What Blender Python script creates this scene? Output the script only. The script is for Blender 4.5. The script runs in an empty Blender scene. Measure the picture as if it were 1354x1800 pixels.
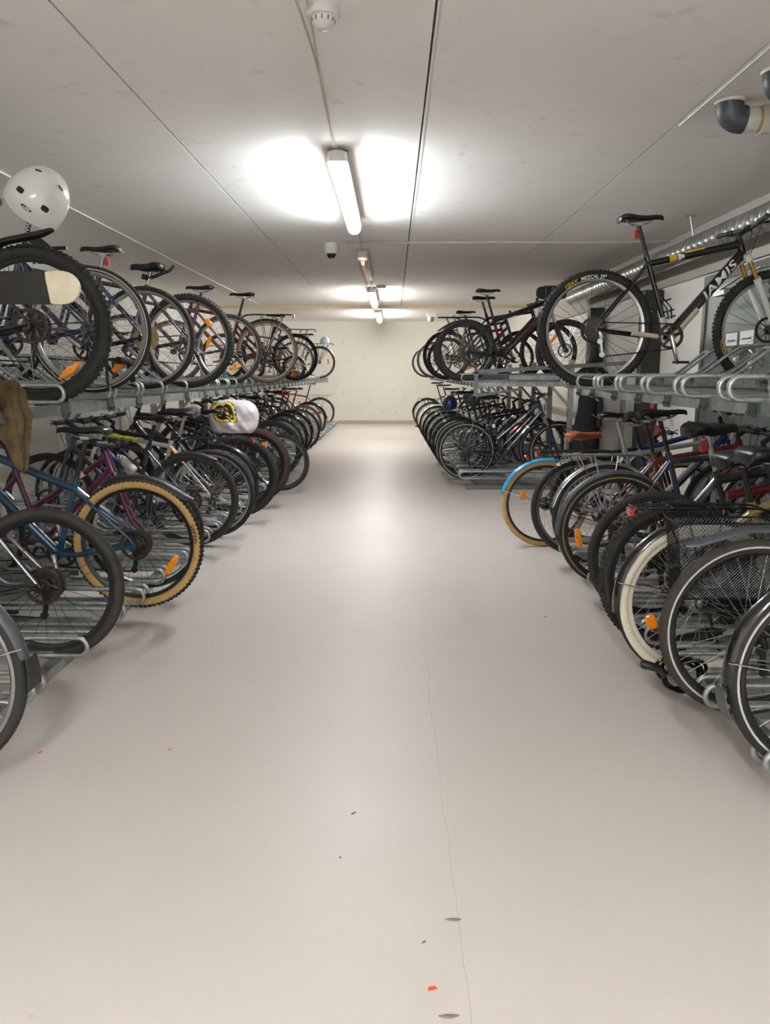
import bpy, bmesh, math, random
from mathutils import Vector, Matrix, noise
random.seed(7)
PI = math.pi
C = bpy.context.scene.collection
def V(*a): return Vector(a)
def rad(d): return math.radians(d)

# ------------------------------------------------------------------ materials
def lin(h):
    h = h.lstrip('#'); o = []
    for i in (0, 2, 4):
        c = int(h[i:i+2], 16) / 255
        o.append(c / 12.92 if c <= .04045 else ((c + .055) / 1.055) ** 2.4)
    return tuple(o) + (1,)
MATS = {}
def mat(name, hexc=None, rough=.5, metal=0., var=.08, scale=30., coat=0., bump=0., spec=.5):
    if name in MATS: return MATS[name]
    m = bpy.data.materials.new(name); m.use_nodes = True
    nt = m.node_tree; b = nt.nodes['Principled BSDF']
    tc = nt.nodes.new('ShaderNodeTexCoord'); n = nt.nodes.new('ShaderNodeTexNoise')
    n.inputs['Scale'].default_value = scale; n.inputs['Detail'].default_value = 4
    nt.links.new(tc.outputs['Object'], n.inputs['Vector'])
    r = nt.nodes.new('ShaderNodeValToRGB'); c = lin(hexc)
    r.color_ramp.elements[0].position = .3; r.color_ramp.elements[1].position = .7
    r.color_ramp.elements[0].color = tuple(x * (1 - var) for x in c[:3]) + (1,)
    r.color_ramp.elements[1].color = tuple(min(1, x * (1 + var)) for x in c[:3]) + (1,)
    nt.links.new(n.outputs['Fac'], r.inputs['Fac']); nt.links.new(r.outputs['Color'], b.inputs['Base Color'])
    b.inputs['Roughness'].default_value = rough; b.inputs['Metallic'].default_value = metal
    b.inputs['Coat Weight'].default_value = coat; b.inputs['Specular IOR Level'].default_value = spec
    if bump:
        bp = nt.nodes.new('ShaderNodeBump'); bp.inputs['Strength'].default_value = bump; bp.inputs['Distance'].default_value = .004
        nt.links.new(n.outputs['Fac'], bp.inputs['Height']); nt.links.new(bp.outputs['Normal'], b.inputs['Normal'])
    MATS[name] = m; return m
def emis(name, col, strength):
    m = bpy.data.materials.new(name); m.use_nodes = True; nt = m.node_tree
    nt.nodes.clear(); o = nt.nodes.new('ShaderNodeOutputMaterial'); e = nt.nodes.new('ShaderNodeEmission')
    e.inputs['Color'].default_value = col + (1,); e.inputs['Strength'].default_value = strength
    nt.links.new(e.outputs[0], o.inputs[0]); return m
def paint(h, rough=.25):
    return mat('paint_' + h, '#' + h, rough, 0, .05, 12, coat=.5)
mat('rubber', '#2a2825', .72, 0, .18, 60, spec=.35)
mat('rubber_worn', '#38342f', .8, 0, .2, 50, spec=.3)
mat('rubber_mud', '#3e372e', .9, 0, .3, 30, bump=.4)
mat('tan_wall', '#b8945c', .7, 0, .1, 30)
mat('gum_wall', '#6b4c30', .7, 0, .12, 30)
mat('cream_wall', '#cfc7b4', .6, 0, .06, 30)
mat('gold_line', '#8d744c', .5)
mat('white_line', '#b5b2ac', .4)
mat('red_line', '#8a1f1c', .5)
mat('black_gloss', '#0d0d0f', .18, 0, .1, 20, coat=.6)
mat('black_satin', '#161617', .42, 0, .12, 30)
mat('black_plastic', '#1c1c1d', .5, 0, .12, 40)
mat('grey_plastic', '#43464b', .45, 0, .1, 40)
mat('saddle_black', '#141415', .36, 0, .1, 40)
mat('saddle_brown', '#8c4420', .32, 0, .12, 25, coat=.2)
mat('saddle_grey', '#3a3b3e', .5)
mat('saddle_orange', '#d24a2a', .6)
mat('chrome', '#c8c8c8', .16, 1, .04, 20)
mat('alloy', '#a9a9a8', .35, 1, .1, 40)
mat('steel_dark', '#4a4744', .42, .9, .25, 60)
mat('rusty_steel', '#5a4a3c', .55, .8, .3, 60)
mat('chain_steel', '#3b3531', .5, .8, .3, 90)
mat('pie_plate', '#b59a5c', .3, 0, .1, 20, coat=.3)
mat('gold_stanchion', '#a3813f', .25, .8)
mat('orange_reflector', '#ee8a08', .25, 0, .15, 120, coat=.6)
mat('red_reflector', '#a5130c', .25, 0, .15, 120, coat=.6)
mat('clear_lamp', '#cfd2d6', .15, 0, .05, 60, coat=.6)
mat('cable_black', '#121212', .5)
mat('white_decal', '#e6e4dc', .4, 0, .02)
mat('yellow_decal', '#d9b21c', .4, 0, .02)
mat('lime_decal', '#b9c81e', .45, 0, .02)
mat('black_decal', '#101010', .4, 0, .02)
mat('gold_decal', '#b58f3a', .4, 0, .02)
mat('wire_black', '#151515', .35, .3)
mat('plastic_white', '#d8d8d5', .4, 0, .02)
mat('pvc', '#cfcbc0', .4, 0, .05, 8)
mat('tape_grey', '#4a4d52', .45, .2, .3, 25, bump=.5)
mat('conduit', '#c9beb0', .5, 0, .03)
mat('dark_column', '#26241f', .6, 0, .15, 8)
mat('door_steel', '#747b77', .42, .55, .12, 3)
mat('door_frame_steel', '#5c615f', .45, .5, .1, 5)
mat('paper', '#e4e1da', .8, 0, .03, 8)
mat('fabric_black', '#141519', .85, 0, .3, 40)
mat('cloth_brown', '#57472f', .95, 0, .3, 25, bump=.5)
mat('cloth_green', '#4a5650', .9, 0, .25, 25)
mat('bag_white', '#cdc5c6', .38, 0, .05, 14)
mat('helmet_white', '#dcdcd8', .18, 0, .02, 10, coat=.8)
mat('helmet_blue', '#1f2f5c', .3, 0, .1, 10, coat=.4)
mat('helmet_pale', '#aab2c8', .3, 0, .25, 30, coat=.4)
mat('stick_tape', '#34322f', .95, 0, .35, 160, bump=.5)
mat('stick_wood', '#d9cfb4', .5, 0, .08, 20)
mat('ply', '#9c8a6a', .6)
mat('rack_end', '#77797a', .45, .6, .12, 20)
mat('clip_green', '#56645a', .42, .6, .25, 30)

def galv():
    m = bpy.data.materials.new('galvanised'); m.use_nodes = True; nt = m.node_tree; b = nt.nodes['Principled BSDF']
    tc = nt.nodes.new('ShaderNodeTexCoord'); v = nt.nodes.new('ShaderNodeTexVoronoi'); v.inputs['Scale'].default_value = 55
    n = nt.nodes.new('ShaderNodeTexNoise'); n.inputs['Scale'].default_value = 9
    nt.links.new(tc.outputs['Object'], v.inputs['Vector']); nt.links.new(tc.outputs['Object'], n.inputs['Vector'])
    a = nt.nodes.new('ShaderNodeMath'); a.operation = 'ADD'
    s = nt.nodes.new('ShaderNodeSeparateColor'); nt.links.new(v.outputs['Color'], s.inputs[0])
    q = nt.nodes.new('ShaderNodeMath'); q.operation = 'MULTIPLY'; q.inputs[1].default_value = .35
    nt.links.new(s.outputs[0], q.inputs[0]); nt.links.new(q.outputs[0], a.inputs[0]); nt.links.new(n.outputs['Fac'], a.inputs[1])
    r = nt.nodes.new('ShaderNodeValToRGB'); r.color_ramp.elements[0].position = .3; r.color_ramp.elements[1].position = 1.
    r.color_ramp.elements[0].color = lin('#8a8e8c'); r.color_ramp.elements[1].color = lin('#bcc2c0')
    nt.links.new(a.outputs[0], r.inputs['Fac']); nt.links.new(r.outputs['Color'], b.inputs['Base Color'])
    b.inputs['Metallic'].default_value = .75; b.inputs['Roughness'].default_value = .4
    MATS['galvanised'] = m
galv()

# ------------------------------------------------------------------ mesh builder
class MB:
    def __init__(s): s.v = []; s.f = []; s.m = []
    def add(s, vs, fs, mi=0):
        k = len(s.v); s.v.extend([tuple(p) for p in vs]); s.f.extend([tuple(i + k for i in f) for f in fs]); s.m.extend([mi] * len(fs))
    def box(s, c, size, rot=None, mi=0):
        x, y, z = (a / 2 for a in size); c = Vector(c)
        vs = [Vector((sx * x, sy * y, sz * z)) for sx in (-1, 1) for sy in (-1, 1) for sz in (-1, 1)]
        if rot: vs = [rot @ p for p in vs]
        s.add([p + c for p in vs], [(0, 1, 3, 2), (4, 6, 7, 5), (0, 4, 5, 1), (2, 3, 7, 6), (0, 2, 6, 4), (1, 5, 7, 3)], mi)
    def bar(s, a, b, w, h, up=(0, 0, 1), mi=0):
        a = Vector(a); b = Vector(b); d = (b - a); L = d.length; d.normalize(); u = Vector(up)
        if abs(d.dot(u)) > .98: u = Vector((1, 0, 0))
        sd = d.cross(u).normalized(); u = sd.cross(d)
        vs = []
        for p in (a, b):
            for i, j in ((-1, -1), (1, -1), (1, 1), (-1, 1)): vs.append(p + sd * i * w / 2 + u * j * h / 2)
        s.add(vs, [(3, 2, 1, 0), (4, 5, 6, 7), (0, 1, 5, 4), (1, 2, 6, 5), (2, 3, 7, 6), (3, 0, 4, 7)], mi)
    def tube(s, pts, r, n=8, closed=False, caps=True, mi=0, sq=(1, 1)):
        pts = [Vector(p) for p in pts]; N = len(pts)
        if not isinstance(r, (list, tuple)): r = [r] * N
        T = []
        for i in range(N):
            if closed: t = pts[(i + 1) % N] - pts[i - 1]
            else: t = pts[min(i + 1, N - 1)] - pts[max(i - 1, 0)]
            T.append(t.normalized())
        u = Vector((0, 0, 1)) if abs(T[0].z) < .9 else Vector((0, 1, 0))
        u = (u - T[0] * u.dot(T[0])).normalized(); vs = []
        for i in range(N):
            u = (u - T[i] * u.dot(T[i]))
            if u.length < 1e-6: u = T[i].orthogonal()
            u.normalize(); w = T[i].cross(u)
            for k in range(n):
                a = 2 * PI * k / n; vs.append(pts[i] + u * math.cos(a) * r[i] * sq[0] + w * math.sin(a) * r[i] * sq[1])
        fs = []
        for i in range(N if closed else N - 1):
            j = (i + 1) % N
            for k in range(n):
                l = (k + 1) % n; fs.append((i * n + k, i * n + l, j * n + l, j * n + k))
        if caps and not closed:
            fs.append(tuple(range(n - 1, -1, -1))); fs.append(tuple((N - 1) * n + k for k in range(n)))
        s.add(vs, fs, mi)
    def lathe(s, prof, o=(0, 0, 0), axis='Y', n=24, mi=0, closed=False, d=None):
        # prof: list of (along, radius)
        o = Vector(o)
        if d is None: d = {'X': V(1, 0, 0), 'Y': V(0, 1, 0), 'Z': V(0, 0, 1)}[axis]
        d = Vector(d).normalized(); u = d.orthogonal().normalized(); w = d.cross(u); vs = []
        for a, r in prof:
            for k in range(n):
                t = 2 * PI * k / n; vs.append(o + d * a + (u * math.cos(t) + w * math.sin(t)) * r)
        fs = []; N = len(prof)
        for i in range(N if closed else N - 1):
            j = (i + 1) % N
            for k in range(n):
                l = (k + 1) % n; fs.append((i * n + k, j * n + k, j * n + l, i * n + l))
        if not closed:
            fs.append(tuple(range(n))); fs.append(tuple((N - 1) * n + k for k in range(n - 1, -1, -1)))
        s.add(vs, fs, mi)
    def grid(s, rows, mi=0, closed_u=False, closed_v=False):
        nu = len(rows); nv = len(rows[0]); vs = [p for r in rows for p in r]; fs = []
        for i in range(nu if closed_u else nu - 1):
            for j in range(nv if closed_v else nv - 1):
                a = i * nv + j; b = i * nv + (j + 1) % nv; c = ((i + 1) % nu) * nv + (j + 1) % nv; d = ((i + 1) % nu) * nv + j
                fs.append((a, b, c, d))
        s.add(vs, fs, mi)
    def mesh(s, name, mats, ang=38):
        me = bpy.data.meshes.new(name); me.from_pydata(s.v, [], s.f)
        for m in (mats if isinstance(mats, (list, tuple)) else [mats]): me.materials.append(MATS[m] if isinstance(m, str) else m)
        if any(s.m): me.polygons.foreach_set('material_index', s.m)
        me.polygons.foreach_set('use_smooth', [True] * len(me.polygons))
        try: me.set_sharp_from_angle(angle=rad(ang))
        except Exception: pass
        me.update(); return me
    def obj(s, name, mats, parent=None, ang=38, loc=None):
        return put(name, s.mesh(name, mats, ang), parent, loc)
def put(name, me, parent=None, loc=None, mtx=None):
    o = bpy.data.objects.new(name, me); C.objects.link(o)
    if parent: o.parent = parent
    if loc is not None: o.location = loc
    if mtx is not None: o.matrix_basis = mtx
    return o
def tag(o, label, cat, group=None, kind=None):
    o['label'] = label; o['category'] = cat
    if group: o['group'] = group
    if kind: o['kind'] = kind
    return o
def struct(o, label=None, cat=None):
    o['kind'] = 'structure'
    if label: o['label'] = label
    if cat: o['category'] = cat
    return o
def empty(name, loc=(0, 0, 0), rz=0):
    o = bpy.data.objects.new(name, None); C.objects.link(o); o.location = loc; o.rotation_euler = (0, 0, rz); o.empty_display_size = .1
    return o
def smooth(pts, k=6):
    pts = [Vector(p) for p in pts]; out = []
    P = [pts[0]] + pts + [pts[-1]]
    for i in range(1, len(P) - 2):
        for j in range(k):
            t = j / k; a, b, c, d = P[i-1], P[i], P[i+1], P[i+2]
            out.append(.5 * ((2 * b) + (c - a) * t + (2 * a - 5 * b + 4 * c - d) * t * t + (3 * b - a - 3 * c + d) * t ** 3))
    out.append(pts[-1]); return out
def text_geo(txt, size, shear=0., ext=.0006, bold=0., res=3):
    cu = bpy.data.curves.new('t', 'FONT'); cu.body = txt; cu.size = size; cu.shear = shear; cu.extrude = ext; cu.offset = bold
    cu.resolution_u = res; cu.align_x = 'CENTER'; cu.align_y = 'CENTER'
    ob = bpy.data.objects.new('t', cu); C.objects.link(ob); dg = bpy.context.evaluated_depsgraph_get()
    me = bpy.data.meshes.new_from_object(ob.evaluated_get(dg))
    bm = bmesh.new(); bm.from_mesh(me)
    for ax in (0, 1):       # cut the letters into strips so that they can follow a curved surface
        for k in range(-30, 31):
            co = Vector((0, 0, 0)); co[ax] = k * size * (.14 if ax else .2); no = Vector((0, 0, 0)); no[ax] = 1
            bmesh.ops.bisect_plane(bm, geom=bm.verts[:] + bm.edges[:] + bm.faces[:], plane_co=co, plane_no=no)
    bm.verts.index_update(); vs = [v.co.copy() for v in bm.verts]; fs = [tuple(v.index for v in f.verts) for f in bm.faces]; bm.free()
    bpy.data.objects.remove(ob); bpy.data.curves.remove(cu); bpy.data.meshes.remove(me)
    return vs, fs
def lettering(txt, size, mats, parent, place, shear=0., bold=0.):
    vs, fs = text_geo(txt, size, shear, bold=bold); b = MB(); b.add([place(p) for p in vs], fs)
    return b.obj('lettering', mats, parent, 20)

# ------------------------------------------------------------------ wheels (axle along Y at local origin)
CACHE = {}
def cached(key, fn):
    if key not in CACHE: CACHE[key] = fn()
    return CACHE[key]
def tyre_mesh(R, tw, knob, mats, stripe, hi):
    def f():
        b = MB(); n = 64 if hi else 40; k = 14 if hi else 8; rows = []
        rx = tw * .52; Rc = R - rx
        for i in range(n):
            a = 2 * PI * i / n; row = []
            for j in range(k):
                p = 2 * PI * j / k; rr = Rc + rx * math.cos(p); row.append(V(rr * math.cos(a), tw / 2 * math.sin(p), rr * math.sin(a)))
            rows.append(row)
        k0 = len(b.f); b.grid(rows, 0, True, True)
        if len(mats) > 1:
            for q in range(n * k):
                j = q % k; p = 2 * PI * (j + .5) / k; p = min(p, 2 * PI - p)
                if p > (1.0 if not knob else .95): b.m[k0 + q] = 1
        if stripe:
            for sd in (-1, 1):
                p = 1.75; rr = Rc + rx * math.cos(p); y = sd * tw / 2 * math.sin(p)
                b.lathe([(y - sd * .0015, rr - .0035), (y + sd * .0015, rr - .0035), (y + sd * .0015, rr + .0035), (y - sd * .0015, rr + .0035)], n=n, mi=len(mats), closed=True)
        if knob and hi:
            nk = int(2 * PI * R / .026)
            for i in range(nk):
                a = 2 * PI * i / nk
                for q, yy in enumerate((-.95, -.45, .0, .45, .95)):
                    if (i + q) % 2 and abs(yy) < .9: continue
                    p = yy * 1.0; rr = Rc + (rx + .001) * math.cos(p); y = (tw / 2 + .001) * math.sin(p)
                    rot = Matrix.Rotation(-a, 3, 'Y') @ Matrix.Rotation(p, 3, 'Z')
                    b.box((rr * math.cos(a), y, rr * math.sin(a)), (.008, tw * .15, .013), rot)
        return b.mesh('tyre', list(mats) + ([stripe] if stripe else []))
    return cached(('ty', round(R, 3), tw, knob, tuple(mats), stripe, hi), f)
def rim_mesh(R, tw, depth, m, hi):
    def f():
        b = MB(); ro = R - tw * .93; w = min(.024, tw * .62) / 2; ri = ro - depth
        b.lathe([(-w, ro + .006), (-w, ro - depth * .55), (-w * .45, ri), (w * .45, ri), (w, ro - depth * .55), (w, ro + .006)], n=64 if hi else 40, closed=True)
        return b.mesh('rim', m)
    return cached(('rim', round(R, 3), tw, depth, m, hi), f)
def spoke_mesh(R, tw, depth, m, hi, n):
    def f():
        b = MB(); rr = R - tw * .93 - depth + .003
        for i in range(n):
            sd = 1 if i % 2 else -1; a = 2 * PI * (i + .5) / n; off = (.62 if (i // 2) % 2 else -.62)
            h = a + off
            b.tube([(.021 * math.cos(h), sd * .029, .021 * math.sin(h)), (rr * math.cos(a), sd * .002, rr * math.sin(a))], .00115 if hi else .0016, 4 if hi else 3, caps=False)
        return b.mesh('spokes', m)
    return cached(('sp', round(R, 3), tw, depth, m, hi, n), f)
def hub_mesh(m, big):
    def f():
        b = MB(); r = .034 if big else .016; fl = r + .014
        b.lathe([(-.062, .005), (-.058, .011), (-.04, .011), (-.036, r * .8), (-.033, fl), (-.029, fl), (-.026, r), (.026, r), (.029, fl), (.033, fl), (.036, r * .8), (.04, .011), (.058, .011), (.062, .005)], n=20)
        return b.mesh('hub', m)
    return cached(('hub', m, big), f)
def gear(b, R, teeth, th, y, ri, mi=0):
    n = teeth * 4; vs = []
    for yy in (y - th / 2, y + th / 2):
        for k in range(n):
            rr = R + (.0042 if k % 4 in (1, 2) else 0); a = 2 * PI * k / n
            vs.append(V(rr * math.cos(a), yy, rr * math.sin(a)))
        for k in range(n):
            a = 2 * PI * k / n; vs.append(V(ri * math.cos(a), yy, ri * math.sin(a)))
    fs = []
    for k in range(n):
        l = (k + 1) % n
        fs += [(k, l, n + l, n + k), (2*n + l, 2*n + k, 3*n + k, 3*n + l), (l, k, 2*n + k, 2*n + l), (n + k, n + l, 3*n + l, 3*n + k)]
    b.add(vs, fs, mi)
def cassette_mesh(m, big):
    def f():
        b = MB(); rs = (.072, .063, .055, .047, .040, .034, .028) if big else (.055, .050, .045, .039, .033, .028)
        for i, r in enumerate(rs): gear(b, r, max(11, int(r * 480)), .0022, -.030 - i * .0045, r * .55 if i < 3 else .012)
        b.lathe([(-.066, .016), (-.028, .016)], n=16)
        return b.mesh('cassette', m)
    return cached(('cas', m, big), f)
def disc_mesh(m, r=.085):
    def f():
        b = MB(); n = 48; vs = []
        y0 = .036; prof_o, prof_i = r, r - .018
        b.lathe([(y0, prof_i), (y0 + .002, prof_i), (y0 + .002, prof_o), (y0, prof_o)], n=n, closed=True)
        for k in range(6):
            a = 2 * PI * k / 6
            b.tube([(.02 * math.cos(a), y0 + .001, .02 * math.sin(a)), (.045 * math.cos(a + .35), y0 + .001, .045 * math.sin(a + .35)), ((r - .012) * math.cos(a + .5), y0 + .001, (r - .012) * math.sin(a + .5))], .0042, 6, sq=(1, .3))
        b.lathe([(y0 - .004, .008), (y0 - .004, .024), (y0 + .003, .024), (y0 + .003, .008)], n=20, closed=True)
        return b.mesh('brake_disc', m)
    return cached(('disc', m, r), f)
def reflector_mesh(kind, m):
    def f():
        b = MB()
        if kind == 'bar':
            pr = [(-.062, .004), (-.058, .013), (-.03, .017), (0, .0185), (.03, .017), (.058, .013), (.062, .004)]
        elif kind == 'lens':
            pr = [(-.075, .001), (-.05, .011), (-.02, .0175), (0, .019), (.02, .0175), (.05, .011), (.075, .001)]
        else: pr = [(-.034, .008), (-.028, .017), (-.01, .022), (.01, .022), (.028, .017), (.034, .008)]
        top = [(x, w) for x, w in pr]; outline = [V(w, 0, x) for x, w in top] + [V(-w, 0, x) for x, w in reversed(top)]
        N = len(outline); vs = [p + V(0, -.006, 0) for p in outline] + [p * .8 + V(0, -.010, 0) for p in outline] + [p + V(0, .006, 0) for p in outline] + [p * .8 + V(0, .010, 0) for p in outline]
        fs = [tuple(range(N, 2 * N)), tuple(range(4 * N - 1, 3 * N - 1, -1))]
        for k in range(N):
            l = (k + 1) % N; fs += [(k, l, N + l, N + k), (l, k, 2*N + k, 2*N + l), (2*N + l, 2*N + k, 3*N + k, 3*N + l)]
        b.add(vs, fs); return b.mesh('reflector', m, 20)
    return cached(('refl', kind, m), f)

def make_wheel(S, root, hub, rear, mtx, hi, far):
    R = S['R']; tw = S['tw']; dp = S.get('rimd', .018)
    ns = S.get('spokes', 32)
    w = put('wheel', rim_mesh(R, tw, dp, S.get('rim', 'black_satin'), hi), root, mtx=mtx @ Matrix.Translation(hub) @ Matrix.Rotation(random.uniform(0, 6), 4, 'Y'))
    rot = w.matrix_basis.to_3x3(); spin = random.uniform(0, 6)
    put('tyre', tyre_mesh(R, tw, S.get('knob', False), S.get('tyre', ['rubber']), S.get('stripe'), hi), w)
    put('spokes', spoke_mesh(R, tw, dp, S.get('spoke_mat', 'alloy'), hi, ns), w)
    put('hub', hub_mesh(S.get('hub_mat', 'steel_dark'), rear and S.get('gearhub', False)), w)
    if rear and not S.get('gearhub') and not far: put('cassette', cassette_mesh(S.get('cass', 'steel_dark'), S.get('bigcass', False)), w)
    if S.get('disc') and not far: put('brake_disc', disc_mesh('steel_dark'), w)
    if rear and S.get('pie'):
        b = MB(); b.lathe([(-.0275, .02), (-.0275, .088), (-.0255, .088), (-.0255, .02)], n=40, closed=True); b.obj('spoke_guard', 'pie_plate', w)
    # wheel reflectors: angle given in bike space, undo the wheel's own spin
    M = w.matrix_basis; base = mtx @ Matrix.Translation(hub)
    for (kind, ang, rr) in S.get('refl', []) if rear else S.get('refl_f', []):
        loc = base @ Matrix.Rotation(-rad(ang), 4, 'Y') @ Matrix.Translation(V(R * rr, 0, 0))
        if len(S['refl'] if rear else S['refl_f']) and S.get('refl_tan', True): pass
        put('reflector', reflector_mesh(kind, 'orange_reflector'), w, mtx=M.inverted() @ loc)
    for (txt, size, ang, rr, m, sd) in (S.get('tyre_text', []) if rear else S.get('tyre_text_f', [])):
        a0 = rad(ang); y = sd * (tw / 2 * .985); r0 = R * rr
        def pl(p, a0=a0, y=y, r0=r0, sd=sd):
            a = a0 + (p.x / r0) * sd
            q = r0 + p.y
            dx = (q - (R - tw * .52)) / (tw * .52); yy = sd * (tw / 2) * math.sqrt(max(.05, 1 - dx * dx)) + sd * (.0012 + p.z)
            return (M.inverted() @ base) @ V(q * math.cos(a), yy, q * math.sin(a))
        lettering(txt, size, m, w, pl, bold=.0006)
    return w

# ------------------------------------------------------------------ bicycle
def guard_mesh(Rf, a0, a1, w, m, thick=.0018, n=28, tail=0., flare=0.):
    b = MB(); rows = []; k = 9
    path = []
    for i in range(n + 1):
        a = rad(a0 + (a1 - a0) * i / n); path.append((V(math.cos(a), 0, math.sin(a)), V(Rf * math.cos(a), 0, Rf * math.sin(a))))
    if tail:
        d = V(-math.sin(rad(a1)), 0, math.cos(rad(a1))) * (1 if a1 > a0 else -1); nrm, p = path[-1]
        for i in range(1, 7):
            t = i / 6; path.append(((nrm + d * flare * t).normalized(), p + d * tail * t + nrm * flare * tail * t * t))
    N = len(path)
    for i, (nr, p) in enumerate(path):
        row = []; ws = w * (1 if i < N - 2 or not tail else (.8 if i == N - 2 else .55))
        if not tail and i in (0, N - 1): ws = w * .8
        for lay in (0, 1):
            for j in range(k):
                q = -1 + 2 * j / (k - 1)
                if lay: q = -q
                ph = q * 1.25; hh = ws * .5 * (math.cos(ph) - 1) * .9
                row.append(p + nr * (hh - lay * thick) + V(0, ws / 2 * math.sin(ph) / math.sin(1.25), 0))
        rows.append(row)
    b.grid(rows, 0, False, True)
    L = len(rows[0]); b.f.append(tuple(range(L - 1, -1, -1))); b.f.append(tuple((N - 1) * L + q for q in range(L))); b.m += [0, 0]
    return b.mesh('mudguard', m, 60)
def saddle_mesh(kind, m):
    def f():
        b = MB()
        if kind == 'wide': st = [(-.125, .02, -.02), (-.12, .085, -.012), (-.095, .105, .004), (-.05, .098, .006), (-.005, .072, -.004), (.05, .042, -.008), (.10, .028, -.006), (.13, .022, -.01), (.142, .012, -.02)]
        else: st = [(-.14, .02, -.012), (-.135, .055, -.004), (-.11, .070, .008), (-.07, .068, .007), (-.02, .048, -.002), (.04, .027, -.006), (.10, .021, -.004), (.132, .017, -.007), (.145, .008, -.016)]
        th = .095 if kind == 'wide' else .05; rows = []
        for x, w, z in st:
            row = []
            for j in range(14):
                a = 2 * PI * j / 14; cy = math.cos(a); sz = math.sin(a)
                zz = z + (sz * .014 if sz > 0 else sz * th * (.35 + .65 * min(1, w / .06)) * (abs(cy) ** .7 * .55 + .25))
                row.append(V(x, w * math.copysign(abs(cy) ** .75, cy), zz))
            rows.append(row)
        b.grid(rows, 0, False, True); N = len(rows)
        b.f.append(tuple(range(13, -1, -1))); b.f.append(tuple((N - 1) * 14 + q for q in range(14))); b.m += [0, 0]
        return b.mesh('saddle', m, 50)
    return cached(('sad', kind, m), f)
def saddle_rails_mesh():
    def f():
        b = MB()
        for sd in (-1, 1):
            b.tube(smooth([(-.10, sd * .035, -.014), (-.065, sd * .022, -.042), (.03, sd * .021, -.042), (.09, sd * .010, -.016)], 4), .0036, 6)
        b.box((-.01, 0, -.045), (.045, .05, .016)); return b.mesh('saddle_rails', 'alloy')
    return cached('rails', f)
def pedal_mesh():
    def f():
        b = MB(); b.lathe([(0, .007), (.10, .007)], n=10)
        for x in (-.032, .032): b.box((x, .055, 0), (.012, .085, .016))
        for y in (.018, .094): b.box((0, y, 0), (.075, .010, .016))
        return b.mesh('pedal', 'black_plastic')
    return cached('pedal', f)

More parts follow.
